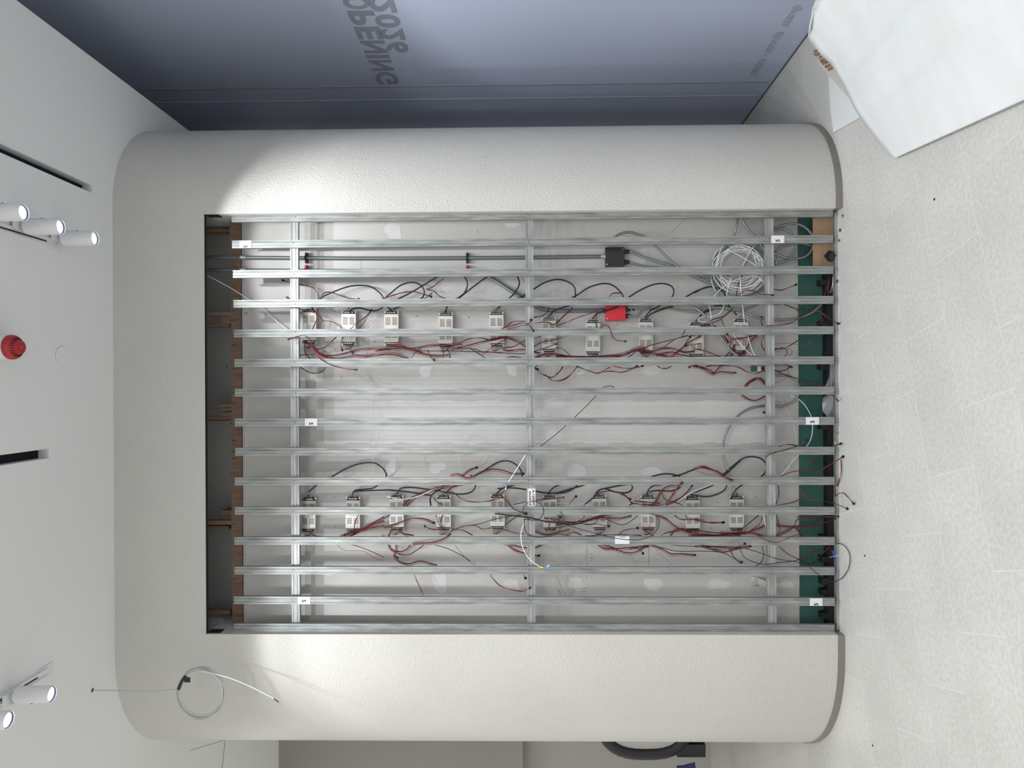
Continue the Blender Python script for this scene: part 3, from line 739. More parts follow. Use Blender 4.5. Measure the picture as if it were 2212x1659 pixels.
def wire(kind, c, pts, ends='', front=False, Y=None, dep=None, label=None):
    """ends: s/e = plug at start/end, b = blue spade end at the end"""
    if Y is None: Y = 3.598 if front else random.uniform(3.686, 3.700)
    P, W = path3(c, pts, Y, front, dep)
    if front and not dep:
        # an end without a plug goes back into the bay
        k = 0 if 's' not in ends else -1
        x, y = P[k]; W[k] = aty(x, y, 3.612) if aty(x, y, 3.612).z > .01 else W[k]
    S = spline(W)
    L = sum((S[i + 1] - S[i]).length for i in range(len(S) - 1))
    names = {'p': ('wire_pair', 'red-black wire pair', 'wire'), 'q': ('wire_bundle', 'red-black wire bundle', 'wire'), 'k': ('signal_cable', 'thin black cable', 'cable'),
             'K': ('power_cable', 'thick black power cable', 'cable'), 'w': ('network_cable', 'thin white cable', 'cable'), 'r': ('wire', 'thin red wire', 'wire'),
             'g': ('network_cable', 'thin pale grey cable', 'cable'), 'f': ('flexible_conduit', 'ribbed grey flexible metal conduit', 'conduit')}
    nm, base, cat = names[kind]
    t = thing(nm, None, cat, (0, 0, 0))
    def off(amp, phase, pitch):
        out = []; s = 0
        for i, p in enumerate(S):
            tt = (S[min(i + 1, len(S) - 1)] - S[max(i - 1, 0)]).normalized()
            nn = tt.cross(Vector((0, 1, 0))); nn = nn.normalized() if nn.length > 1e-4 else Vector((1, 0, 0))
            if i: s += (S[i] - S[i - 1]).length
            th = phase + s / pitch
            am = amp if amp < .003 else amp * (.45 + .55 * math.sin(phase * 3 + s / (.11 + pitch)))
            out.append(p + nn * am * math.cos(th) + Vector((0, 1, 0)) * min(abs(am), .004) * .8 * math.sin(th))
        return out
    if kind == 'p':
        ph = random.random() * 6
        tube_obj('red_wire', off(.0019, ph, .035), .00135, 'wire_red', t, 5)
        tube_obj('black_wire', off(.0019, ph + PI, .035), .00135, 'wire_black', t, 5)
        if random.random() < .8: tube_obj('black_wire', off(.0034, ph + 1.8, .05), .0012, 'wire_black', t, 5)
    elif kind == 'q':
        for j in range(7):
            tube_obj('red_wire' if j % 2 else 'black_wire', off(.0018 + .0018 * j, j * 1.7, .05 + .02 * j), .00135, 'wire_red' if j % 2 else 'wire_black', t, 5)
    elif kind == 'r': tube_obj('red_wire', S, .0012, 'wire_red', t, 5)
    elif kind == 'k': tube_obj('sheath', S, .0021, 'cord_black', t, 6)
    elif kind == 'K': tube_obj('sheath', S, .0042, 'cord_black', t, 8)
    elif kind == 'w': tube_obj('sheath', S, .0023, 'wire_white', t, 6)
    elif kind == 'g': tube_obj('sheath', S, .0015, 'wire_grey', t, 6)
    elif kind == 'f':
        S2 = spline(W, .0038); S3 = []
        # even steps so that the ribs are regular
        acc = 0; S3.append(S2[0]); st = .0019
        SS = spline(W, .002)
        # resample
        fine = []
        for i in range(len(SS) - 1):
            n_ = max(1, int((SS[i + 1] - SS[i]).length / .0011))
            for q_ in range(n_): fine.append(SS[i].lerp(SS[i + 1], q_ / n_))
        last = fine[0]; S3 = [last]; d_ = 0
        for i in range(1, len(fine)):
            d_ += (fine[i] - fine[i - 1]).length
            if d_ >= st: S3.append(fine[i]); d_ = 0
        o_ = tube_obj('rib_hose', S3, .0075, 'flex', t, 8, rad=lambda i: (1.0, 1.0, .78)[i % 3])
    if 's' in ends: plug(t, S[0], S[0] - S[min(2, len(S) - 1)])
    if 'e' in ends: plug(t, S[-1], S[-1] - S[max(-3, -len(S))])
    if 'b' in ends:
        d_ = (S[-1] - S[-3]).normalized(); MB().cyl(S[-1], S[-1] + d_ * .012, .003, 8).build('spade_end', 'wire_blue', t, smooth=True)
    if label: t['label'] = label
    else:
        a = where(*P[0]); b = where(*P[-1]); g = gap(sum(p[1] for p in P) / len(P))
        one = lambda w_: (w_[0] + ' ' + w_[1]).strip()
        if 'e' in ends or 's' in ends:
            q = P[-1] if 'e' in ends else P[0]
            lab = f'{base}, plug by {one(where(*q))}, stud gap {ORD[gap(q[1])]}'
        elif a == b: lab = f'{base} by {one(a)}, stud gap {ORD[g]}'
        elif a[1] == b[1]: lab = f'{base} from {a[0]} to {one(b)}, gap {ORD[g]}'
        else: lab = f'{base}, {one(a)} to {one(b)}, gap {ORD[g]}'
        WIRES.append((lab, sum(p[1] for p in P) / len(P), t, base))
    return t

DATA = '''
K A 1010,945 1085,850 1180,800 1330,745 1450,732 1540,745 1620,800 1655,860 1650,920 1600,955 1530,955 1440,935 1370,945 1350,975
K B 75,965 -30,870 0,850 60,800 150,730 250,705 320,725 358,780 345,840 300,860 200,900 80,945
K B 110,860 250,790 400,700 470,660 560,620 680,625 740,690 735,770 690,830 620,880 560,930 555,975
K B 650,860 740,790 830,720 900,670 1000,605 1080,590 1160,610 1205,680 1205,740 1150,820 1100,860 1060,900 1010,945
K B 1180,860 1270,810 1340,765 1430,710 1530,680 1620,690 1700,740 1712,830 1690,900 1600,930 1520,960 1480,1010
K C 110,860 200,815 300,750 430,715 520,735 590,800 605,850 560,920 450,960 370,985 335,1030
K C 640,850 740,785 860,730 960,715 1040,740 1060,790 1030,850 930,915 850,960 800,1020
K C 1060,915 950,950 850,990 815,1030
K C 1160,840 1270,780 1390,745 1480,770 1520,830 1500,900 1400,950 1320,985 1260,1050
K C 1480,900 1400,930 1330,975 1280,1030
K D 0,800 100,750 190,750 260,790 280,830 300,900 380,1000
K E 895,385 960,330 1080,265 1200,195 1320,155 1420,150 1480,180 1515,220 1522,270 1430,350 1350,365 1270,375 1250,405
K E 1260,385 1350,378 1508,372 1580,375 1700,385 1840,410 1895,415
K F 105,405 130,360 220,350 350,365 480,385 600,405 690,395 735,360 745,290 700,250
K F 0,372 60,372 180,385 300,400 390,418
K F 500,400 550,350 640,300 760,245 850,190 930,145 1010,135 1080,170 1120,230 1115,300 1050,330 960,360 920,400
K F 920,360 1050,355 1200,375 1320,395 1400,395 1508,365 1600,340 1640,325
K G 0,400 80,390 160,350 200,300 
K F 1330,405 1380,350 1450,320 1520,290
K G 230,495 310,430 350,375 450,350 560,330 620,330 620,370 570,395 480,385 400,360 350,380 340,405
K G 740,410 760,365 800,335 870,325 960,260 1010,250 1100,215 1180,190 1290,210 1370,250
K G 780,262 880,240 960,245 1010,262 1060,290
K G 760,385 840,375 940,380 1020,350
K G 1100,410 1230,425 1330,400 1385,360 1390,300 1330,270
K G 1120,390 1200,365 1290,325 1380,250 1508,130
K H 210,320 300,240 380,180 460,168 530,190 560,240 545,300 490,340 370,390 320,430 300,465
w A 50,630 200,710 300,765 440,855 560,935 680,1040 790,1130 900,1230 940,1260 g
g I 1140,335 1200,380 1235,455 1245,560 1235,670 1222,760 1230,870 1240,960 1255,1090 1280,1160 1320,1215
p A 760,690 810,705 900,720 980,735 1040,770 1070,830 1060,930 s
p A 1085,840 1120,800 1180,793 1260,820 1350,850 1420,855 e
p A 800,845 820,855 860,900 900,940 990,965 1060,985 1105,1050 1050,1110 s
p A 1105,1050 1180,1055 1240,1080 1285,1130 1285,1205
p A 1060,940 1050,1040 1020,1125
p A 1550,940 1500,1010 1410,1070 1350,1130
p A 1545,960 1480,1060 1430,1125
p A 815,1210 880,1190 940,1180 990,1210 1010,1270 1050,1330 s!
p A 950,1230 945,1300 960,1350 1000,1390
q A 1000,1280 1060,1330 1140,1370 1240,1385 1330,1370 1400,1360 1500,1365 1659,1350 1760,1352 1870,1385
q A 1010,1290 1100,1350 1200,1360 1350,1330 1420,1310 1560,1300 1659,1300 1760,1275 1880,1298 2000,1340
p A 1230,1195 1180,1240 1140,1280 1080,1300 1050,1320
p A 1290,1195 1270,1260 1280,1300 e
p A 830,1390 850,1365 950,1355 1040,1345
p A 1045,1340 1100,1400 1200,1450 1300,1475 1400,1487 e!
p A 910,1465 980,1510 1050,1520 1110,1495 1140,1465
q A 990,1250 1050,1300 1080,1350 1150,1380
p A 1380,1240 1350,1300 1370,1330 e
p B 0,850 80,820 190,790 280,790 410,830 e
p B 330,860 380,840 430,800 
p B 380,765 440,745 490,700 530,670
p B 380,765 440,780 500,830 590,860 650,850 700,815
r B 0,1300 90,1270 140,1220 150,1200
p B 0,1350 100,1355 220,1385
p B 240,1385 280,1330 330,1300
k B 100,1290 250,1310 400,1320 560,1320 800,1325 1000,1330 1150,1345 1280,1340 1400,1305 1530,1260 e
q B 100,1270 220,1300 340,1340 460,1360 580,1360
q B -80,1320 0,1310 130,1300 300,1290 430,1270 560,1270 700,1260
p B 390,1310 410,1370 440,1395 e!
p B 580,1290 680,1250 760,1210 880,1205 960,1220 1100,1195
q B 600,1310 720,1280 860,1240 1000,1210 1100,1200 1200,1240 1278,1290
p B 640,1300 800,1300 900,1330 1000,1260 1100,1210
p B 520,1290 530,1340 525,1390
p B 560,1300 590,1340 590,1390 e
p B 760,1290 830,1330 900,1380 940,1395
p B 870,1355 940,1330 1060,1340
p B 1000,1125 1080,1110 1150,1060 1230,1055 1300,1050 e
p B 1050,1125 1150,1090 1270,1070 1330,1130 e!
p B 1100,1125 1200,1100 1290,1080 1310,1050 e!
q B 1050,1290 1100,1320 1200,1310 1275,1310 1400,1340
p B 1070,1290 1160,1280 1220,1250 1275,1225 1400,1190
p B 1080,1390 1150,1370 1275,1385 1380,1380 e
p B 1340,1280 1420,1240 1520,1220 1600,1195
q B 1350,1380 1450,1350 1560,1350 1659,1365 1800,1375
p B 1350,1070 1450,1060 1530,1080 1600,1010 1659,960
p B 1340,1020 1430,1000 1470,960 1475,925
p B 1350,1475 1420,1530 1500,1555 1560,1520 1600,1465
p B 1440,1530 1510,1585 1590,1580 1659,1540 1725,1465
p B 1380,1440 1350,1475 1365,1480 e
p C 0,1075 60,1020 130,960 150,925
p C 0,1100 100,1060 200,1020 320,980 430,930
p C 480,845 510,805 590,800
p C 600,915 640,922 690,945 e
p C 370,980 365,1050 372,1115
p C 400,1115 450,1085 485,1120 510,1190 550,1225 615,1232 e!
q C 0,1360 150,1370 300,1370 450,1365 600,1350 720,1320 850,1330 950,1300 1050,1300 1150,1330 1250,1320
q C 0,1375 200,1380 500,1375 640,1350 700,1310 780,1295 860,1340 1000,1370 1100,1380
p C 0,1290 60,1300 100,1330 140,1370
p C 740,1310 880,1260 1000,1230 1130,1195 1190,1180 s
p C 980,1280 1060,1220 1130,1190 1155,1145 b!
p C 1200,1200 1160,1260 1110,1320 1040,1370 s
q C 1030,1380 1130,1300 1200,1240 1300,1185
r C 1270,1300 1380,1330 1460,1370 1540,1390
q C 900,1360 1050,1330 1100,1350 1250,1370 1400,1375 1560,1380
p C 820,1370 760,1340 745,1310 700,1340 640,1385
p C 0,1590 70,1580 130,1540 200,1450
p C 0,1530 40,1500 65,1460
p C 200,1460 280,1490 380,1520 440,1490 490,1465 
p C 380,1515 480,1500 590,1510 660,1490 720,1460 e
p C 520,1455 620,1475 720,1470 770,1455 e
p C 910,1455 950,1475 1000,1475 1040,1455
q C 1230,1460 1320,1470 1400,1500 1410,1525 1480,1505 1600,1515 e
p C 1280,1440 1210,1455 1205,1460 e
q C 1360,1455 1450,1430 1500,1390 1560,1330 1600,1270
q C 1300,1105 1380,1090 1450,1110 1500,1170 1550,1250
p C 1300,1100 1400,1040 1500,1010 1590,940
p C 1180,1270 1230,1265 1300,1250 s!
p D 430,640 400,710 380,780 378,830
p D 400,830 440,785 520,775 590,810 690,818 e!
p D 650,810 690,770 780,775 850,750 900,730 e
p D 1165,520 1210,640 1200,700 1165,825 s
p D 1215,640 1200,760 1195,825
p D 640,930 700,910 800,900 860,925 940,945 985,945 e
p D 800,900 900,940 950,990 940,1040
p D 645,1095 750,1090 870,1065 950,1020 1050,970 1110,965 1170,1000 1240,1050 1280,1070 e!
r D 1170,1000 1150,1050 1080,1090
r D 720,1255 850,1250 960,1270 1020,1260 1030,1225 b
p D 720,1300 820,1290 920,1230 1000,1180
k D 560,1500 650,1440 760,1390 830,1350 825,1310 790,1290 720,1310
r D 720,1330 830,1300 880,1330 800,1400 650,1460
q D 600,1480 700,1450 800,1440 860,1460 e
p D 630,1490 720,1500 820,1490 860,1450 s
p D 720,1490 820,1540 900,1560 1000,1590 1100,1610 1190,1635
r D 640,1620 740,1600 830,1560 840,1480
q D 460,1635 500,1590 570,1565 630,1610 e
p D 100,1460 250,1450 380,1460 480,1510 560,1520 640,1480
q D 0,1450 80,1480 160,1520 230,1460 300,1400 340,1340 365,1260 
p D 70,1100 150,1070 230,1040 330,960
p D 160,1090 230,1130 290,1210 330,1250
q D 330,1215 420,1210 500,1190 560,1180
p D 620,1180 600,1260 640,1340 630,1370
p D 0,1300 100,1320 200,1360 300,1390 350,1300
q D 380,1370 450,1330 500,1240 560,1180
p D 300,1180 330,1220 320,1290 370,1310 s!
p D 240,1030 270,1100 300,1105
p D 600,1030 600,1060 610,1095 s
p D 520,1450 600,1470 640,1530 640,1600
p D 715,1420 650,1380 560,1370 400,1365
q J 1525,285 1560,310 1610,320 1670,290
q J 1545,240 1590,200 1640,185 1670,215 e
p J 1675,660 1700,635 1800,610 1855,592 1910,560 e!
p J 1745,595 1800,580 1860,590
p J 2060,283 2080,300 2095,315 e!
p J 1680,370 1665,385 e
p J 1760,770 1830,745 1900,735 1960,745 2040,710 2125,658 e!
p J 1900,735 1940,690 2000,645
p J 2120,670 2120,760 2090,850 2075,920
p J 1735,790 1750,870 1730,945
p J 1890,835 1890,870 1850,920 1740,945
p J 1890,870 1930,910 2000,920 2070,930 2150,962 e!
p J 2090,890 2110,872 2140,875 2190,930 e!
p J 2065,592 2110,579 e!
k J 325,592 430,510 530,418 600,350 658,288 700,240 750,232 775,248 e
w J 1820,285 1890,330 1940,410 1950,490 1930,570 1860,650 1760,770
g J 1750,290 1800,380 1840,480 1850,600 1800,750
p H 640,620 650,680 665,750 600,795 500,790
q H 0,770 150,780 300,765 420,760 560,790 640,790 740,740 780,715 840,790
p H 780,710 800,660 900,625 960,600
p H 780,715 900,690 980,640 1105,635 e
p H 800,720 930,715 1020,680 1095,655 e
q H 640,705 740,715 790,710 870,700
p H 900,700 960,690 990,640
p H 340,750 420,690 500,625
p H 430,750 500,700 530,640
q H 200,760 330,770 450,745 560,700 640,690
p H 500,790 560,820 650,835 740,795 820,770 !
p H 800,640 860,630 1000,640 1100,630
p H 270,880 310,950 360,985 e
p H 60,875 220,910 300,890 385,850 e!
q H 0,865 120,870 300,880 425,868 e
p H 660,865 720,920 800,960 860,965 895,920 890,865
p H 800,960 870,998 930,1000 1000,920 1060,870
p H 0,660 80,680 215,682 e
q H 0,270 60,245 130,265 200,300 280,345 e!
r H 20,280 100,305 220,310
p F 1050,490 1200,460 1350,445 1450,432 e
p G 110,490 140,450 160,430 e
p G 350,395 430,380 540,400 600,440 e
p G 520,400 580,430 615,470 e
p G 600,495 640,480 700,490 820,495 880,490
q G 800,490 840,430 860,380 920,340 990,330 e
q G 900,495 950,420 990,360 1025,320 e!
q G 900,495 1000,450 1060,400 1105,345 e
p G 860,390 900,450 1000,480 1040,500
r G 850,380 900,430 870,440 850,400 930,380 1000,450
p G 640,460 760,470 850,480
q G 0,630 130,635 240,620 330,590 460,565
q G 240,620 400,600 520,600 620,580
k G 240,655 350,650 425,665 e
k G 380,585 460,630 550,655 620,620 670,580
p G 510,740 560,700 660,682 e
p G 0,720 60,735 120,742
p G 80,740 150,715 210,740
r G 710,640 740,700 735,745
r G 770,580 780,640 730,710
p G 720,700 760,720 800,745
q G 820,575 900,610 980,670 1060,705 1120,715
p G 970,575 1010,605 1070,610 1060,575
p G 1060,615 1180,615 1260,640 1360,635 e
p G 860,745 900,720 980,710 1040,700
q G 940,745 970,700 1050,690 1100,720
q G 1050,705 1180,705 1300,720 1508,725
q G 1100,745 1250,745 1400,740 1508,745
p G 240,745 400,738 560,735 700,742
q G 340,812 400,850 500,850 600,840 740,830 e
q G 380,815 480,850 560,880 640,880 700,850 730,820 
p G 600,850 680,850 705,880 e
q G 760,815 860,850 940,890 1030,890 1125,900 e
p G 1190,820 1280,850 1400,870 1508,840
k G 860,840 1000,870 1200,870 1350,880 1440,920 1508,970
k G 940,818 1100,830 1300,830 1500,835
p F 0,600 20,590 60,565
q F 0,680 100,650 200,610 270,600 340,610 395,635 e
q F 150,500 250,420 340,380 480,340 600,330
p F 180,500 300,410 420,370 540,350 640,330
p F 340,670 380,690 450,690 480,660 s
p F 480,570 460,620 470,680
p F 420,565 440,640 490,700
K F 380,500 375,440 400,400 480,350
k F 400,430 430,470 480,490
p F 480,365 560,390 640,450 760,470 860,460 960,440 1010,470 1060,530 1145,560 e!
p F 860,465 950,400 1040,340 1100,325
q F 540,255 600,245 680,275 740,255 !
q F 640,255 700,210 745,192 e
q F 760,240 870,205 960,210 1040,235 1125,238 e
p F 500,740 580,690 660,665 740,660 800,690 870,680
p F 550,690 640,700 720,740
k F 700,660 800,640 900,610 1060,580 1170,570
K F 900,565 1050,580 1200,600 1330,630 1508,640 !
p F 950,690 1000,700 1060,720 1140,730
p F 980,660 1060,600 1140,565
q F 60,690 30,750 -20,742
q F 110,690 160,730 240,742
q F 230,812 340,805 430,790 490,765 527,738 e!
q F 30,812 60,860 130,875 190,850 210,812
p F 40,820 90,880 180,900 250,870 330,812
q F 100,812 95,870 80,905 100,918 e
q F 80,920 130,960 200,975 290,950 380,970 430,985
r F 570,812 640,900 700,960 745,983
k F 390,812 520,850 640,910 700,950
p F 240,1055 270,1120 320,1230
p F 850,1055 910,1055 960,1020 1050,1020 1120,1050 1145,1082 e
p F 860,1060 910,1120 960,1160 1050,1185 1130,1195 1180,1172 e!
q F 940,808 1040,820 1130,840 1220,840 1285,815 e
q F 1000,812 1060,860 1160,890 1250,905 e
p F 1350,600 1400,640 1380,700 1340,680 1360,610
q F 1230,710 1330,740 1400,720 1508,690
p F 1300,600 1420,610 1430,600 e
p E 890,700 930,740 1010,750
p E 1300,570 1270,640 1260,740
q E 1150,750 1230,720 1340,680 1508,590
q E 1180,745 1300,710 1420,650 1508,620
q E 1240,740 1360,690 1508,660
r E 1120,815 1180,860 1260,865 1340,870 1420,920 1480,940 1508,940
k E 1160,815 1260,820 1400,870 1508,920
K G 0,640 150,650 330,600 400,585
k G 0,660 120,640 280,650 330,640
k G 0,680 100,660 230,600 220,565
'''
def parse():
    for ln in DATA.strip().splitlines():
        q = ln.split(); kind, c = q[0], q[1]; ends = ''; pts = []
        for s in q[2:]:
            if ',' in s: a, b = s.split(','); pts.append((float(a), float(b)))
            else: ends = s
        front = '!' in ends
        if kind == 'K' and not front: Y = random.uniform(3.700, 3.712)
        elif kind in 'wg' and not front: Y = 3.715
        else: Y = None
        wire(kind, c, pts, ends, front, Y=Y)
parse()
# cables that pass in front of the studs, with their own ends
t = wire('w', 'F', [(1150, 85), (1080, 200), (1012, 305)], front=True, label='white network cable with a blue plug hanging over the ninth and tenth studs')
p = aty(*pix('F', 1000, 322), 3.60); d = aty(*pix('F', 985, 370), 3.60) - p
MB().cyl(p, p + d * .55, .0042, 10).build('boot', 'blue_plug', t, smooth=True); MB().cyl(p + d * .55, p + d, .0045, 4).build('clear_plug', 'clear_plug', t)
t = wire('w', 'F', [(1140, 640), (1115, 720), (1125, 830), (1180, 930), (1270, 1000)], front=True, label='white cable with a yellow sleeve and clear plug, hanging near the middle rail')
p = aty(*pix('F', 1270, 1000), 3.598); q = aty(*pix('F', 1300, 1002), 3.598); e = aty(*pix('F', 1345, 985), 3.598)
MB().cyl(p, q, .0038, 10).build('yellow_sleeve', 'yellow_sleeve', t, smooth=True); MB().cyl(q, q.lerp(e, .6), .0042, 8).build('boot', 'blue_plug', t); MB().cyl(q.lerp(e, .5), e, .0046, 4).build('clear_plug', 'clear_plug', t)
wire('w', 'F', [(20, 425), (120, 445), (240, 435), (350, 390), (480, 325)], Y=3.69, label='white cable sagging across the third and fourth far-side supplies')
wire('g', 'I', [(1890, 1065), (1860, 1000), (1850, 930), (1870, 870), (1910, 815), (1975, 790), (2040, 830), (2060, 900), (2040, 970), (1990, 1015)], Y=3.72, label='pale grey cable in one open ring on the bare board')
wire('w', 'G', [(920, 500), (1000, 460), (1100, 395), (1200, 355), (1280, 325)], Y=3.69, label='white cable slanting up past the ninth far-side supply')
wire('g', 'G', [(0, 480), (100, 478), (200, 485), (300, 495)], Y=3.69, label='pale grey cable lying flat over the seventh far-side supply')
wire('w', 'H', [(540, 620), (548, 680), (570, 750), (590, 790)], Y=3.68, label='short white cable drooping against the rail nearest the floor')
a = [(1215 + 85 * math.cos(th), 540 + 78 * math.sin(th)) for th in [i * PI / 6 for i in range(13)]]
wire('k', 'F', a, front=True, label='thin black cable in a small round loop over the middle rail')
wire('k', 'F', [(1165, 560), (1140, 640), (1160, 720), (1240, 755), (1380, 740), (1450, 660), (1460, 590), (1430, 545)], front=True, label='thin black cable in a wide loop below the small round loop')
wire('k', 'P', [(1130, 1122), (1200, 1128), (1260, 1145), (1292, 1153.6), (1332, 1162.9), (1372, 1166.4), (1401, 1160), (1420, 1143), (1424, 1124), (1417, 1114), (1406, 1110)], front=True, label='long black cable sweeping down over the white sticker on the twelfth stud')
wire('k', 'H', [(1100, 842), (1160, 855), (1210, 930), (1200, 1040), (1140, 1120), (1060, 1140), (960, 1080), (870, 1010), (780, 985), (650, 965), (520, 920), (390, 880)], front=True, label='black cable in a large loop reaching out over the bare floor')
wire('k', 'H', [(355, 880), (370, 920), (400, 960), (520, 1005), (650, 995), (800, 975), (920, 920), (1020, 865)], Y=3.61, label='black cable rising across the green board to the twelfth stud')
wire('k', 'H', [(470, 1025), (520, 990), (540, 930), (525, 865)], Y=3.685, label='short curved black cable beside the rail nearest the floor')
# flexible conduits
def flex(c, pts, label, Y=3.70, dep=None): return wire('f', c, pts, Y=Y, dep=dep, label=label)
flex('C', [(505, 330), (515, 310), (580, 270), (660, 255), (740, 275), (820, 310), (900, 385), (1000, 480), (1120, 580), (1250, 650), (1400, 720), (1480, 790)], 'ribbed grey conduit arching over the black junction box')
flex('C', [(670, 430), (780, 475), (900, 515), (1060, 560), (1250, 640), (1400, 650), (1560, 640)], 'ribbed grey conduit leaving the black junction box on its glass side', 3.715)
flex('C', [(665, 530), (800, 560), (930, 575), (1100, 600), (1300, 680), (1450, 740), (1560, 800)], 'ribbed grey conduit leaving the black junction box on its far side', 3.72)
flex('C', [(650, 1010), (720, 1010), (780, 960), (850, 915), (900, 895)], 'short ribbed conduit curling up from the red junction box', 3.70)
flex('C', [(650, 930), (900, 945), (1000, 935), (1150, 960), (1280, 960), (1450, 935), (1600, 960)], 'ribbed grey conduit running level from the red junction box', 3.71)
flex('D', [(-250, 905), (-100, 910), (0, 930), (80, 990), (150, 1080), (240, 1200), (320, 1310), (390, 1365)], 'bright ribbed conduit slanting past the ninth glass-side supply', 3.685)
flex('D', [(390, 120), (375, 210), (350, 290), (250, 420), (170, 520), (150, 640), (170, 740), (220, 830)], 'ribbed conduit hanging from behind the first stud, floor end', 3.705)
flex('D', [(415, 125), (470, 210), (540, 290), (620, 400), (700, 440), (780, 470), (850, 490), (980, 480), (1060, 400), (1060, 290), (970, 200), (860, 180), (715, 215)], 'ribbed conduit in the large loop over the brown cardboard', 3.70)
flex('D', [(440, 560), (520, 430), (570, 360), (640, 260), (720, 235), (800, 225), (870, 270), (915, 350), (880, 450), (800, 520), (740, 530)], 'ribbed conduit in a smaller loop beside the green board', 3.71)
flex('D', [(720, 440), (780, 390), (900, 360), (980, 358), (1060, 378)], 'short ribbed conduit crossing the green board to the cardboard', 3.715)
flex('D', [(180, 650), (240, 750), (330, 800), (450, 815), (560, 790), (630, 740), (720, 640), (740, 540), (720, 470)], 'ribbed conduit round the lower half of the white cable coil', 3.72)
flex('D', [(150, 640), (190, 480), (260, 410), (380, 385), (500, 395), (620, 470), (640, 600)], 'ribbed conduit round the upper half of the white cable coil', 3.725)
flex('D', [(0, 950), (100, 935), (250, 930), (400, 950), (500, 930), (590, 890)], 'ribbed conduit lying level over the tenth glass-side supply', 3.70)
flex('D', [(270, 910), (340, 950), (450, 970), (560, 1020), (720, 1040), (850, 1035), (980, 1010), (1100, 940), (1200, 820), (1240, 740), (1245, 650)], 'ribbed conduit climbing across the green board towards the cardboard', 3.705)
flex('J', [(1640, 120), (1730, 165), (1800, 170), (1850, 200), (1868, 250), (1850, 310), (1780, 350), (1680, 350), (1580, 365), (1500, 415), (1440, 500), (1412, 592), (1410, 635)], 'ribbed conduit in a wide arc across the middle of the bay', 3.705)
# coloured cores out of that last conduit
t = thing('core_wires', 'blue and brown-green cores dropping from the wide conduit arc', 'wire', (0, 0, 0))
tube_obj('blue_core', spline([aty(*pix('H', x, y), 3.705) for x, y in ((214, 130), (222, 190), (245, 260), (290, 350), (320, 420), (335, 470))]), .0014, 'wire_blue', t, 5)
tube_obj('brown_core', spline([aty(*pix('H', x, y), 3.70) for x, y in ((225, 130), (240, 190), (275, 270), (290, 350), (295, 420), (290, 470))]), .0014, 'wood', t, 5)
tube_obj('green_core', spline([aty(*pix('H', x, y), 3.71) for x, y in ((218, 130), (236, 190), (268, 270), (284, 350), (280, 420), (282, 470))]), .0014, 'wire_yellow', t, 5)
# white cable coil
t = thing('cable_coil', 'loose coil of white network cable hung on the rail behind the studs', 'cable', (0, 0, 0))
r = random.Random(11)
for k in range(11):
    cx, cy = 408 + r.uniform(-25, 45), 580 + r.uniform(-25, 25); rx, ry = r.uniform(150, 235), r.uniform(130, 225); tl = r.uniform(-.5, .5); pts = []
    for i in range(17):
        th = 2 * PI * i / 16 + k; x = rx * math.cos(th) * (1 + .03 * math.sin(3 * th + k)); y = ry * math.sin(th)
        pts.append(aty(*pix('D', cx + x * math.cos(tl) - y * math.sin(tl), cy + x * math.sin(tl) + y * math.cos(tl)), 3.688 + .0025 * k))
    tube_obj('turn', spline(pts, .02), .0019, 'wire_white', t, 5)
for k, pts in enumerate(([(175, 835), (230, 770), (330, 700), (450, 660), (560, 650), (640, 720)], [(430, 560), (480, 460), (540, 370)], [(200, 570), (215, 460), (260, 370)], [(290, 405), (430, 480), (560, 560), (640, 600)],
                         [(410, 645), (415, 760), (430, 900), (450, 1080)], [(335, 640), (300, 760), (270, 900), (230, 980), (160, 1010), (50, 1020), (35, 1050), (100, 1060), (150, 1030), (130, 900)],
                         [(340, 1170), (400, 1240), (460, 1310), (530, 1370)], [(480, 1190), (500, 1260), (520, 1320), (560, 1380), (640, 1440)])):
    tube_obj('tail', spline([aty(*pix('D', x, y), 3.684) for x, y in pts], .02), .0021, 'wire_white', t, 5)
# connector card by the rail
t = thing('receiver_card', 'small grey circuit card tangled in wires above the sixth stud', 'circuit card', (0, 0, 0))
a = aty(*pix('D', 505, 1455), 3.684); b = aty(*pix('D', 600, 1505), 3.684)
MB().box(b.x, a.x, 3.684, 3.686, b.z, a.z).build('board', 'teal', t)
for k in range(4): MB().box(b.x + .002, a.x - .002, 3.681, 3.684, b.z + .003 + k * .005, b.z + .006 + k * .005).build('header', 'psu_label', t)
# unique labels for the traced wires
by = {}
for lab, y, t, base in WIRES: by.setdefault(lab, []).append((y, t, base))
for lab, ls in by.items():
    if len(ls) == 1: ls[0][1]['label'] = lab[0].lower() + lab[1:]; continue
    ls.sort(key=lambda q: q[0])
    for k, (y, t, base) in enumerate(ls):
        t['label'] = f'{lab}, {ORD[k + 1]} from glass'
for lab, y, t, base in WIRES: t['group'] = base + 's tangled around the power supplies'

# ---- odds and ends at the foot of the bay
t = thing('plastic_sheet', 'crumpled clear plastic sheet at the foot of the seventh and eighth studs', 'plastic sheet', (0, 0, 0))
outline = [(1793, 785), (1791, 815), (1782, 835), (1790, 850), (1779, 858), (1776, 872), (1777, 888), (1788, 902), (1803, 904), (1805, 870), (1804, 830), (1804, 785)]
r = random.Random(2); cen = (1795, 850)
vs = [aty(x, y, 3.672 + r.uniform(0, .02)) for x, y in outline] + [aty((x + cen[0]) / 2, (y + cen[1]) / 2, 3.66 + r.uniform(0, .03)) for x, y in outline] + [aty(*cen, 3.67)]
n = len(outline)
fs = [(i, (i + 1) % n, n + (i + 1) % n, n + i) for i in range(n)] + [(n + i, n + (i + 1) % n, 2 * n) for i in range(n)]
mesh_obj('film', vs, fs, 'plastic_sheet', t)
t = thing('plastic_tray', 'small dark blue plastic tray tipped against the foot of the bay', 'tray', (0, 0, 0))
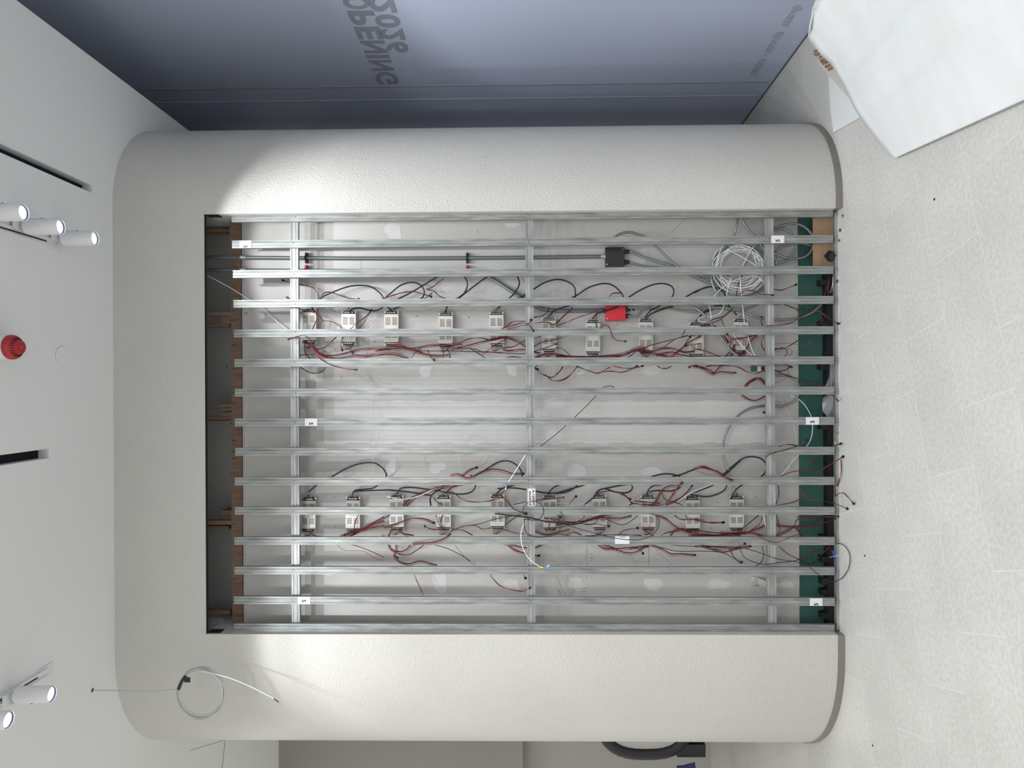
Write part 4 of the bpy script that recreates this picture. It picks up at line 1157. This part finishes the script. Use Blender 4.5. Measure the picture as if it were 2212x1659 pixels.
c = aty(1800, 553, 3.64); R = Matrix.Translation(Vector((c.x, 3.645, .036))) @ Matrix.Rotation(.7, 4, 'Y') @ Matrix.Rotation(.5, 4, 'X') @ Matrix.Scale(.68, 4)
m = MB(); m.box(-.03, .03, -.022, -.020, -.03, .03, R); m.box(-.03, -.028, -.02, .022, -.03, .03, R); m.box(.028, .03, -.02, .022, -.03, .03, R); m.box(-.03, .03, -.02, .022, -.03, -.028, R); m.box(-.03, .03, -.02, .022, .028, .03, R)
m.build('shell', 'navy_plastic', t); MB().box(-.031, .031, .020, .023, .024, .034, R).build('rim', 'teal', t)
for k, (x, y, s, mm, lab) in enumerate(((1805, 498, .012, 'teal', 'torn green board scrap at the foot of the second stud'), (1803, 520, .010, 'teal', 'dark green scrap just under the second stud'),
                                      (1799, 608, .012, 'teal', 'green scrap beside the red wires near the third stud'), (1793, 957, .012, 'beige_panel', 'cream rubble chip near the ninth stud'),
                                      (1800, 935, .008, 'silver_foil', 'bit of crumpled foil by the ninth stud'), (1810, 466, .010, 'silver_foil', 'crumpled foil at the bay corner by the blue glass'))):
    p = atz(x, y, .03); r = random.Random(k); s *= .6
    t = thing('debris_scrap', lab, 'debris', (p.x, min(p.y, 3.66), .004 + s * .5), 'debris along the foot of the bay')
    bm = bmesh.new(); bmesh.ops.create_icosphere(bm, subdivisions=1, radius=s)
    for v_ in bm.verts: v_.co = Vector((v_.co.x * 1.6, v_.co.y * .8, v_.co.z * .9)) * r.uniform(.6, 1.1)
    me = bpy.data.meshes.new('chip'); bm.to_mesh(me); bm.free(); me.materials.append(MATS[mm]); o = bpy.data.objects.new('chip', me); COL.objects.link(o); o.parent = t
t = thing('cable_tag', 'blue tag and clear tie on the cable end near the twelfth stud', 'tag', (0, 0, 0))
a = [aty(x, y, 3.612) for x, y in ((1796, 1189), (1803, 1190), (1808, 1221))]; a += [q + Vector((0, .003, 0)) for q in a]
mesh_obj('tag', a, [(0, 1, 2), (5, 4, 3), (0, 3, 4, 1), (1, 4, 5, 2), (2, 5, 3, 0)], 'blue_tag', t)
MB().cyl(aty(1792, 1204, 3.608), aty(1827, 1196, 3.60), .0011, 6).build('tie', 'zip_tie', t)
for x, y, s, lab in ((2018, 430, .006, 'small dark crumb on the tiles near the foam sheets'), (1868, 1200, .006, 'small dark chip on the tiles beside the black cable loop'), (1885, 1610, .005, 'tiny dark chip on the tiles near the pillar corner')):
    p = atz(x, y, .002)
    o = MB().box(p.x - s, p.x + s * .6, p.y - s * .4, p.y + s * .4, 0, .004).build('floor_chip', 'kerf', bevel=.001); tag(o, lab, 'debris', 'chips on the floor')

# ================================================================== CEILING FITTINGS
def lathe(name, prof, m, parent, n=28, mtx=None):
    v = []; f = []; k = len(prof)
    for i in range(n):
        th = 2 * PI * i / n
        for r_, z_ in prof: v.append(Vector((r_ * math.cos(th), r_ * math.sin(th), z_)))
    for i in range(n):
        for j in range(k - 1):
            a = i * k + j; b = ((i + 1) % n) * k + j; f.append((a, b, b + 1, a + 1))
    if mtx: v = [mtx @ q for q in v]
    o = mesh_obj(name, v, f, m, parent, smooth=True)
    bm = bmesh.new(); bm.from_mesh(o.data); bmesh.ops.remove_doubles(bm, verts=bm.verts, dist=1e-5); bmesh.ops.recalc_face_normals(bm, faces=bm.faces)
    for e in bm.edges: e.smooth = e.calc_face_angle(0) < .6
    bm.to_mesh(o.data); bm.free(); return o
def track(label, x, y0, y1):
    t = thing('light_track', label, 'light track', (x, y1, CZ), 'spotlight tracks on the ceiling')
    MB().box(-.018, .018, y0 - y1, 0, -.006, -.0002).box(-.018, -.013, y0 - y1, 0, -.012, -.006).box(.013, .018, y0 - y1, 0, -.012, -.006).build('rail', 'white_metal', t, bevel=.0008)
    MB().box(-.030, .030, -.05, .045, -.0035, -.0002).build('end_plate', 'white_plastic', t, bevel=.001)
    MB().box(-.004, .004, y0 - y1, -.06, -.0065, -.0058).build('conductor', 'seam', t)
track('white light track over the blue-glass side, carrying three spotlights', .672, 1.0, 3.13)
track('white light track over the far side, carrying two spotlights', -1.318, 1.0, 3.06)
def spot(label, x, y, z, side, power, tilt=.10, yaw=0, ang=104):
    t = thing('track_spotlight', label, 'spotlight', (x, y, z), 'white cylinder spotlights')
    # body axis points down (-z), tilted a little towards the wall
    R = Matrix.Rotation(tilt, 4, 'X') @ Matrix.Rotation(yaw, 4, 'Y')
    R1, Lb = .0345, .074
    lathe('rear_body', [(0, Lb), (R1 * .93, Lb), (R1, Lb - .005), (R1, .004), (R1 - .002, .002), (0, .002)], 'white_metal', t, mtx=R)
    lathe('front_body', [(R1 - .002, .002), (R1, 0), (R1, -Lb + .003), (R1 - .0015, -Lb), (R1 - .004, -Lb), (R1 - .005, -Lb + .014), (0, -Lb + .014)], 'white_metal', t, mtx=R)
    lathe('lens_ring', [(R1 - .0042, -Lb + .004), (R1 - .0075, -Lb + .005), (R1 - .0075, -Lb + .012), (R1 - .0042, -Lb + .012)], 'lens_ring', t, mtx=R)
    lathe('lens', [(0, -Lb + .010), (R1 - .0076, -Lb + .010), (R1 - .0076, -Lb + .013), (0, -Lb + .013)], 'lens', t, mtx=R)
    c = MB()
    for i in range(-3, 4):
        for j in range(-3, 4):
            if i * i + j * j < 11 : c.cyl(R @ Vector((i * .0062, j * .0062, -Lb + .0095)), R @ Vector((i * .0062, j * .0062, -Lb + .0102)), .0022, 6)
    c.build('lens_cells', 'lens_cell', t)
    # side arm up to the track adaptor
    m = MB(); m.box(-side * .0375 - .004, -side * .0375 + .004, -.010, .010, -.012, CZ - z - .012); m.box(min(-side * .0375, 0), max(-side * .0375, 0), -.010, .010, .0, .012)
    m.build('arm', 'white_metal', t, bevel=.0008)
    MB().box(-side * .012 - .028, -side * .012 + .028, -.05, .035, CZ - z - .024, CZ - z - .012).build('adaptor', 'white_plastic', t, bevel=.002)
    d = bpy.data.lights.new('spot_beam', 'SPOT'); d.energy = power; d.spot_size = math.radians(ang); d.spot_blend = .22; d.shadow_soft_size = .022; d.color = (.97, .985, 1.0)
    o = bpy.data.objects.new('spot_beam', d); COL.objects.link(o); o.parent = t
    dirv = R @ Vector((0, 0, -1)); o.location = R @ Vector((0, 0, -Lb - .002)); o.rotation_mode = 'QUATERNION'; o.rotation_quaternion = Vector((0, 0, -1)).rotation_difference(dirv)
    return t
def ly(px_, py_, z): return atz(px_, py_, z)
zc = CZ - .115
for (px_, py_, lab, s) in ((172, 515, 'white cylinder spotlight nearest the pillar on the three-lamp track', 1), (95, 490, 'white cylinder spotlight in the middle of the three-lamp track', 1), (12, 459, 'white cylinder spotlight farthest from the pillar on the three-lamp track', 1),
                           (75, 1500, 'white cylinder spotlight nearer the pillar on the two-lamp track', -1), (-22, 1556, 'white cylinder spotlight partly cut off on the two-lamp track', -1)):
    p = ly(px_, py_, zc); spot(lab, p.x, p.y, zc, s * -1 if s > 0 else 1, SPOT_W, tilt=.04)
for k, (x, y) in enumerate(((.69, 2.3), (.69, 1.6), (-1.33, 2.1), (-1.33, 1.4))):  # unseen lamps added further back along the tracks for their light
    spot(f'added white cylinder spotlight out of view, {ORD[k + 1]} along the tracks behind the visible lamps', x, y, zc, 1 if x > 0 else -1, SPOT_W, tilt=.35)
# fire sounder
p = atz(10, 752, CZ); t = thing('fire_sounder', 'red fire alarm sounder with a white base on the ceiling', 'fire alarm', (p.x, p.y, CZ))
p2 = atz(35, 750, CZ - .075)
t.location = (p2.x, p2.y, CZ)
lathe('base', [(0, -.0005), (.052, -.0005), (.052, -.046), (.046, -.050), (0, -.050)], 'white_plastic', t)
lathe('shell', [(0, -.0505), (.052, -.0505), (.053, -.058), (.051, -.068), (.046, -.075), (.030, -.086), (.028, -.096), (0, -.097)], 'red_shell', t)
g = MB()
for k in range(22):
    th = 2 * PI * k / 22; u_ = Vector((math.cos(th), math.sin(th), 0)); s_ = Vector((-u_.y, u_.x, 0)) * .0017
    a = u_ * .031 + Vector((0, 0, -.0866)); b = u_ * .043 + Vector((0, 0, -.0786)); dn = Vector((0, 0, -.0006))
    g.add([a + s_ + dn, a - s_ + dn, b - s_ + dn, b + s_ + dn, a + s_ + Vector((0, 0, .002)), a - s_ + Vector((0, 0, .002)), b - s_ + Vector((0, 0, .002)), b + s_ + Vector((0, 0, .002))], [(0, 1, 2, 3), (7, 6, 5, 4), (0, 4, 5, 1), (1, 5, 6, 2), (2, 6, 7, 3), (3, 7, 4, 0)])
g.build('grille_slots', 'red_dark', t)
MB().cyl((0, 0, -.0969), (0, 0, -.0976), .0018, 10).build('indicator', 'paper', t)
# blank plate
p = atz(133, 767, CZ)
t = thing('blank_cover_plate', 'round white blank cover plate on the ceiling near the red sounder', 'cover plate', (p.x, p.y, CZ))
lathe('disc', [(0, -.0045), (.040, -.0045), (.0415, -.003), (.0415, -.0015), (0, -.0015)], 'ceiling', t)
lathe('rim_gap', [(.0412, -.0003), (.0412, -.0016), (.039, -.0016), (.039, -.0003)], 'seam', t)

# hanging coil of white cable in front of the pillar
p = atz(199, 1491, CZ)
t = thing('hanging_cable_coil', 'white cable coil taped with black tape, hanging from the ceiling before the pillar', 'cable', (0, 0, 0))
Yh = p.y
tube_obj('drop', spline([aty(x, y, Yh) for x, y in ((196, 1491), (260, 1492), (330, 1493), (384, 1489))], .02), .0026, 'coil_white', t, 6)
r = random.Random(4)
for k in range(8):
    pts = []; cx, cy = 434 + r.uniform(-2, 2), 1497 + r.uniform(-2, 2); rx, ry = 49 + r.uniform(-4, 3), 53 + r.uniform(-4, 3); ph = r.random() * 6
    for i in range(17):
        th = 2 * PI * i / 16; q = 1 + .03 * math.sin(2 * th + ph)
        pts.append(aty(cx + rx * q * math.cos(th), cy + ry * q * math.sin(th), Yh + .004 * math.sin(th + ph) + .002 * k))
    tube_obj('turn', spline(pts, .01), .0024, 'coil_white', t, 6)
tube_obj('tail', spline([aty(x, y, Yh - .004) for x, y in ((430, 1449), (460, 1455), (500, 1466), (545, 1485), (580, 1503), (592, 1509))], .01), .0020, 'wire_white', t, 6)
a = aty(591, 1509, Yh - .004); b = aty(602, 1517, Yh - .004); MB().cyl(a, b, .0026, 8).build('tip', 'black_plastic', t, smooth=True)
tube_obj('tape_band', spline([aty(x, y, Yh - .002) for x, y in ((386, 1489), (390, 1478), (397, 1465), (401, 1460))], .006), .0085, 'black_plastic', t, 8)
a = aty(398, 1463, Yh - .010); b = aty(411, 1474, Yh - .010)
MB().box(b.x, a.x, Yh - .011, Yh - .009, b.z, a.z).build('tape_flap', 'black_plastic', t, bevel=.0006)
t2 = thing('cable_grommet', 'small black hole in the ceiling where the white cable drops', 'grommet', (p.x, p.y, CZ))
lathe('ring', [(.0095, -.0002), (.0095, -.0025), (.0115, -.0025), (.012, -.0002)], 'wire_grey', t2); MB().cyl((0, 0, -.0004), (0, 0, -.0012), .0098, 16).build('opening', 'kerf', t2)

# ================================================================== FOAM SHEETS NEAR THE GLASS
def sheet(name, label, outline_fn, nu, nv, th, parent_label=None):
    pass
tp = thing('packing_stack', 'stack of wrapped panels lying by the blue glass under foam sheets', 'packaging', (0, 0, 0))
def slab(name, poly, z0, z1, m, parent, bev=.002): return MB().prism(poly, z0, z1).build(name, m, parent, bevel=bev)
slab('panel', [(1.755, 3.73), (1.38, 3.35), (1.16, 2.6), (1.16, .9), (2.0, .9), (2.04, 3.5)], .016, .055, 'beige_panel', tp)
a = atz(1775, 146, .055); b = atz(1778, 120, .09); c = atz(1812, 165, .055)
slab('carton', [(1.775, 3.62), (1.60, 3.46), (1.30, 2.6), (1.30, .9), (1.96, .9), (1.99, 3.3)], .055, .100, 'cardboard', tp)
m = MB()
for k in range(7):
    u = k / 6; q = Vector((1.775 - .17 * u, 3.62 - .16 * u, .095)); m.add([q, q + Vector((.018, .012, .0)), q + Vector((.012, .02 + .01 * (k % 2), .030 + .010 * math.sin(k * 2))), q + Vector((-.01, .012, .028))], [(0, 1, 2, 3)])
m.build('torn_flap', 'wood_light', tp)
def foam_lower():
    t = thing('foam_sheet', 'smaller white foam sheet flat on the floor, corner pointing at the pillar', 'foam sheet', (0, 0, 0), 'white foam sheets by the glass')
    poly = [atz(1800, 286, .012), atz(1858, 253, .012), Vector((1.25, 2.6, 0)), Vector((1.9, 2.6, 0)), atz(1790, 160, .012), atz(1791, 190, .012), atz(1794, 235, .012)]
    MB().prism([(q.x, q.y) for q in poly], .004, .013).build('foam', 'foam', t, bevel=.002)
foam_lower()
def foam_upper():
    t = thing('foam_sheet', 'large white foam sheet draped over the panel stack by the glass', 'foam sheet', (0, 0, 0), 'white foam sheets by the glass')
    # left (room side) edge, far edge and right edge as real places
    k1 = atz(1930, 343, .022); k2 = atz(2212, 216, .026); k2b = k2 + (k2 - k1) * .9
    far = [k1, atz(1889, 293, .06), atz(1857, 251, .10), atz(1841, 222, .13), atz(1825, 190, .15), atz(1809, 161, .18), atz(1796, 138, .21), atz(1777, 121, .25), atz(1759, 98, .30), atz(1747, 84, .32), atz(1749, 60, .36)]
    far = spline(far, .06)
    U = len(far); nv = 46; V = []
    lo = [k1.lerp(k2b, i / nv) for i in range(nv + 1)]
    e2 = atz(1756, 25, .38); e3 = atz(1765, -5, .40)
    right = spline([far[-1], e2, e3, Vector((1.80, 2.4, .42)), Vector((1.80, 1.9, .42)), Vector((1.75, lo[-1].y - .1, .38))], .08)
    def rs(pts, s):
        L = [0]
        for i in range(len(pts) - 1): L.append(L[-1] + (pts[i + 1] - pts[i]).length)
        x = s * L[-1]
        for i in range(len(pts) - 1):
            if x <= L[i + 1] + 1e-9: return pts[i].lerp(pts[i + 1], (x - L[i]) / max(1e-9, L[i + 1] - L[i]))
        return pts[-1]
    near0, near1 = lo[-1], right[-1]; nu = 120
    for j in range(nv + 1):
        v_ = j / nv
        for i in range(nu + 1):
            u = i / nu
            Fp = rs(far, u); Np = near0.lerp(near1, u); Lp = rs(lo, v_); Rp = rs(right, v_)
            c00, c10, c01, c11 = far[0], far[-1], near0, near1
            P = Fp * (1 - v_) + Np * v_ + Lp * (1 - u) + Rp * u - (c00 * (1 - u) * (1 - v_) + c10 * u * (1 - v_) + c01 * (1 - u) * v_ + c11 * u * v_)
            e = min(u, 1 - u, v_ + .02, 1) * 5; e = min(1, e)
            P.z += e * (.0030 * math.sin(u * 52 + 2 * v_) + .0026 * math.sin(u * 31 - v_ * 2 + 1) + .003 * math.sin(v_ * 9 + u * 6)) + .02 * math.sin(u * PI) * math.sin(v_ * PI)
            V.append(P)
    W_ = nu + 1
    Fc = [(j * W_ + i, j * W_ + i + 1, (j + 1) * W_ + i + 1, (j + 1) * W_ + i) for j in range(nv) for i in range(nu)]
    o = mesh_obj('foam', V, Fc, 'foam', t, smooth=True)
    md = o.modifiers.new('thickness', 'SOLIDIFY'); md.thickness = .006; md.offset = 0
foam_upper()
slab('support_carton', [(1.42, 1.0), (1.95, 1.0), (1.95, 2.75), (1.55, 2.85), (1.45, 2.55)], .100, .12, 'cardboard', tp)
slab('support_carton', [(1.60, 1.0), (1.92, 1.0), (1.92, 2.62), (1.65, 2.72)], .12, .22, 'cardboard', tp)

# ================================================================== BEHIND THE PILLAR: chair and cloth
def chair():
    Yc = 5.0
    t = thing('office_chair', 'black chair with a rounded ring backrest, half hidden behind the pillar', 'chair', (-2.450, Yc, 0))
    # ring backrest (rounded oval), facing the camera
    zc_, hz, hx = .80, .335, .305
    path = [Vector((hx * (abs(math.cos(th)) ** .75) * (1 if math.cos(th) > 0 else -1), .0, zc_ + hz * (abs(math.sin(th)) ** .75) * (1 if math.sin(th) > 0 else -1))) for th in [2 * PI * i / 40 for i in range(40)]]
    path.append(path[0].copy())
    sq = []
    v, f = tube(path, .042, 10); mesh_obj('back_frame', [Vector((q.x, q.y * .6, q.z)) for q in v], f, 'chair_black', t, smooth=True)
    pts = path[:-1]; n = len(pts)
    mesh_obj('back_mesh', [Vector((q.x * .9, .0, (q.z - zc_) * .9 + zc_)) for q in pts] + [Vector((q.x * .9, .01, (q.z - zc_) * .9 + zc_)) for q in pts], [tuple(range(n)), tuple(range(n, 2 * n))[::-1]] + [(i, (i + 1) % n, n + (i + 1) % n, n + i) for i in range(n)], 'chair_pad', t)
    MB().box(-.305, .27, .02, .46, .40, .50).build('seat', 'chair_black', t, bevel=.02)
    MB().box(-.315, -.22, -.02, .12, .36, .57).build('side_plate', 'chair_black', t, bevel=.006)
    MB().cyl((0, .24, .06), (0, .24, .40), .028, 12).build('column', 'chair_black', t)
    for k in range(5):
        th = 2 * PI * k / 5 + .3; e = Vector((.27 * math.cos(th), .24 + .27 * math.sin(th), .065))
        MB().cyl((0, .24, .10), e, .022, 8, .014).build('leg', 'chair_black', t)
        MB().cyl(e + Vector((-.012, 0, -.035)), e + Vector((.012, 0, -.035)), .028, 12).build('castor', 'chair_black', t)
    return t
chair()
def cloth(label, px_, py_, Y, rx, rz, seed):
    c = aty(px_, py_, Y); t = thing('garment', label, 'clothing', (c.x, Y, 0)); r = random.Random(seed)
    nu, nv = 24, 10; V = []
    top = c.z + rz; bot = .012 if seed == 2 else c.z - rz
    for j in range(nv + 1):
        z = bot + (top - bot) * j / nv
        for i in range(nu):
            th = 2 * PI * i / nu; fold = 1 + .13 * math.sin(th * 5 + seed + j * .3) + .05 * math.sin(th * 9)
            w_ = rx * fold * (1.15 - .35 * j / nv); V.append((w_ * math.cos(th), w_ * .5 * math.sin(th), z))
    Fc = [(j * nu + i, j * nu + (i + 1) % nu, (j + 1) * nu + (i + 1) % nu, (j + 1) * nu + i) for j in range(nv) for i in range(nu)] + [tuple(range(nu))[::-1], tuple(range(nv * nu, (nv + 1) * nu))]
    mesh_obj('fabric', V, Fc, 'navy_cloth', t, smooth=True)
cloth('dark blue garment hanging by the black chair', 1482, 1668, 4.94, .055, .065, 1)
#cloth('dark blue cloth heaped on the floor by the black chair', 1526, 1672, 5.1, .07, .06, 2)
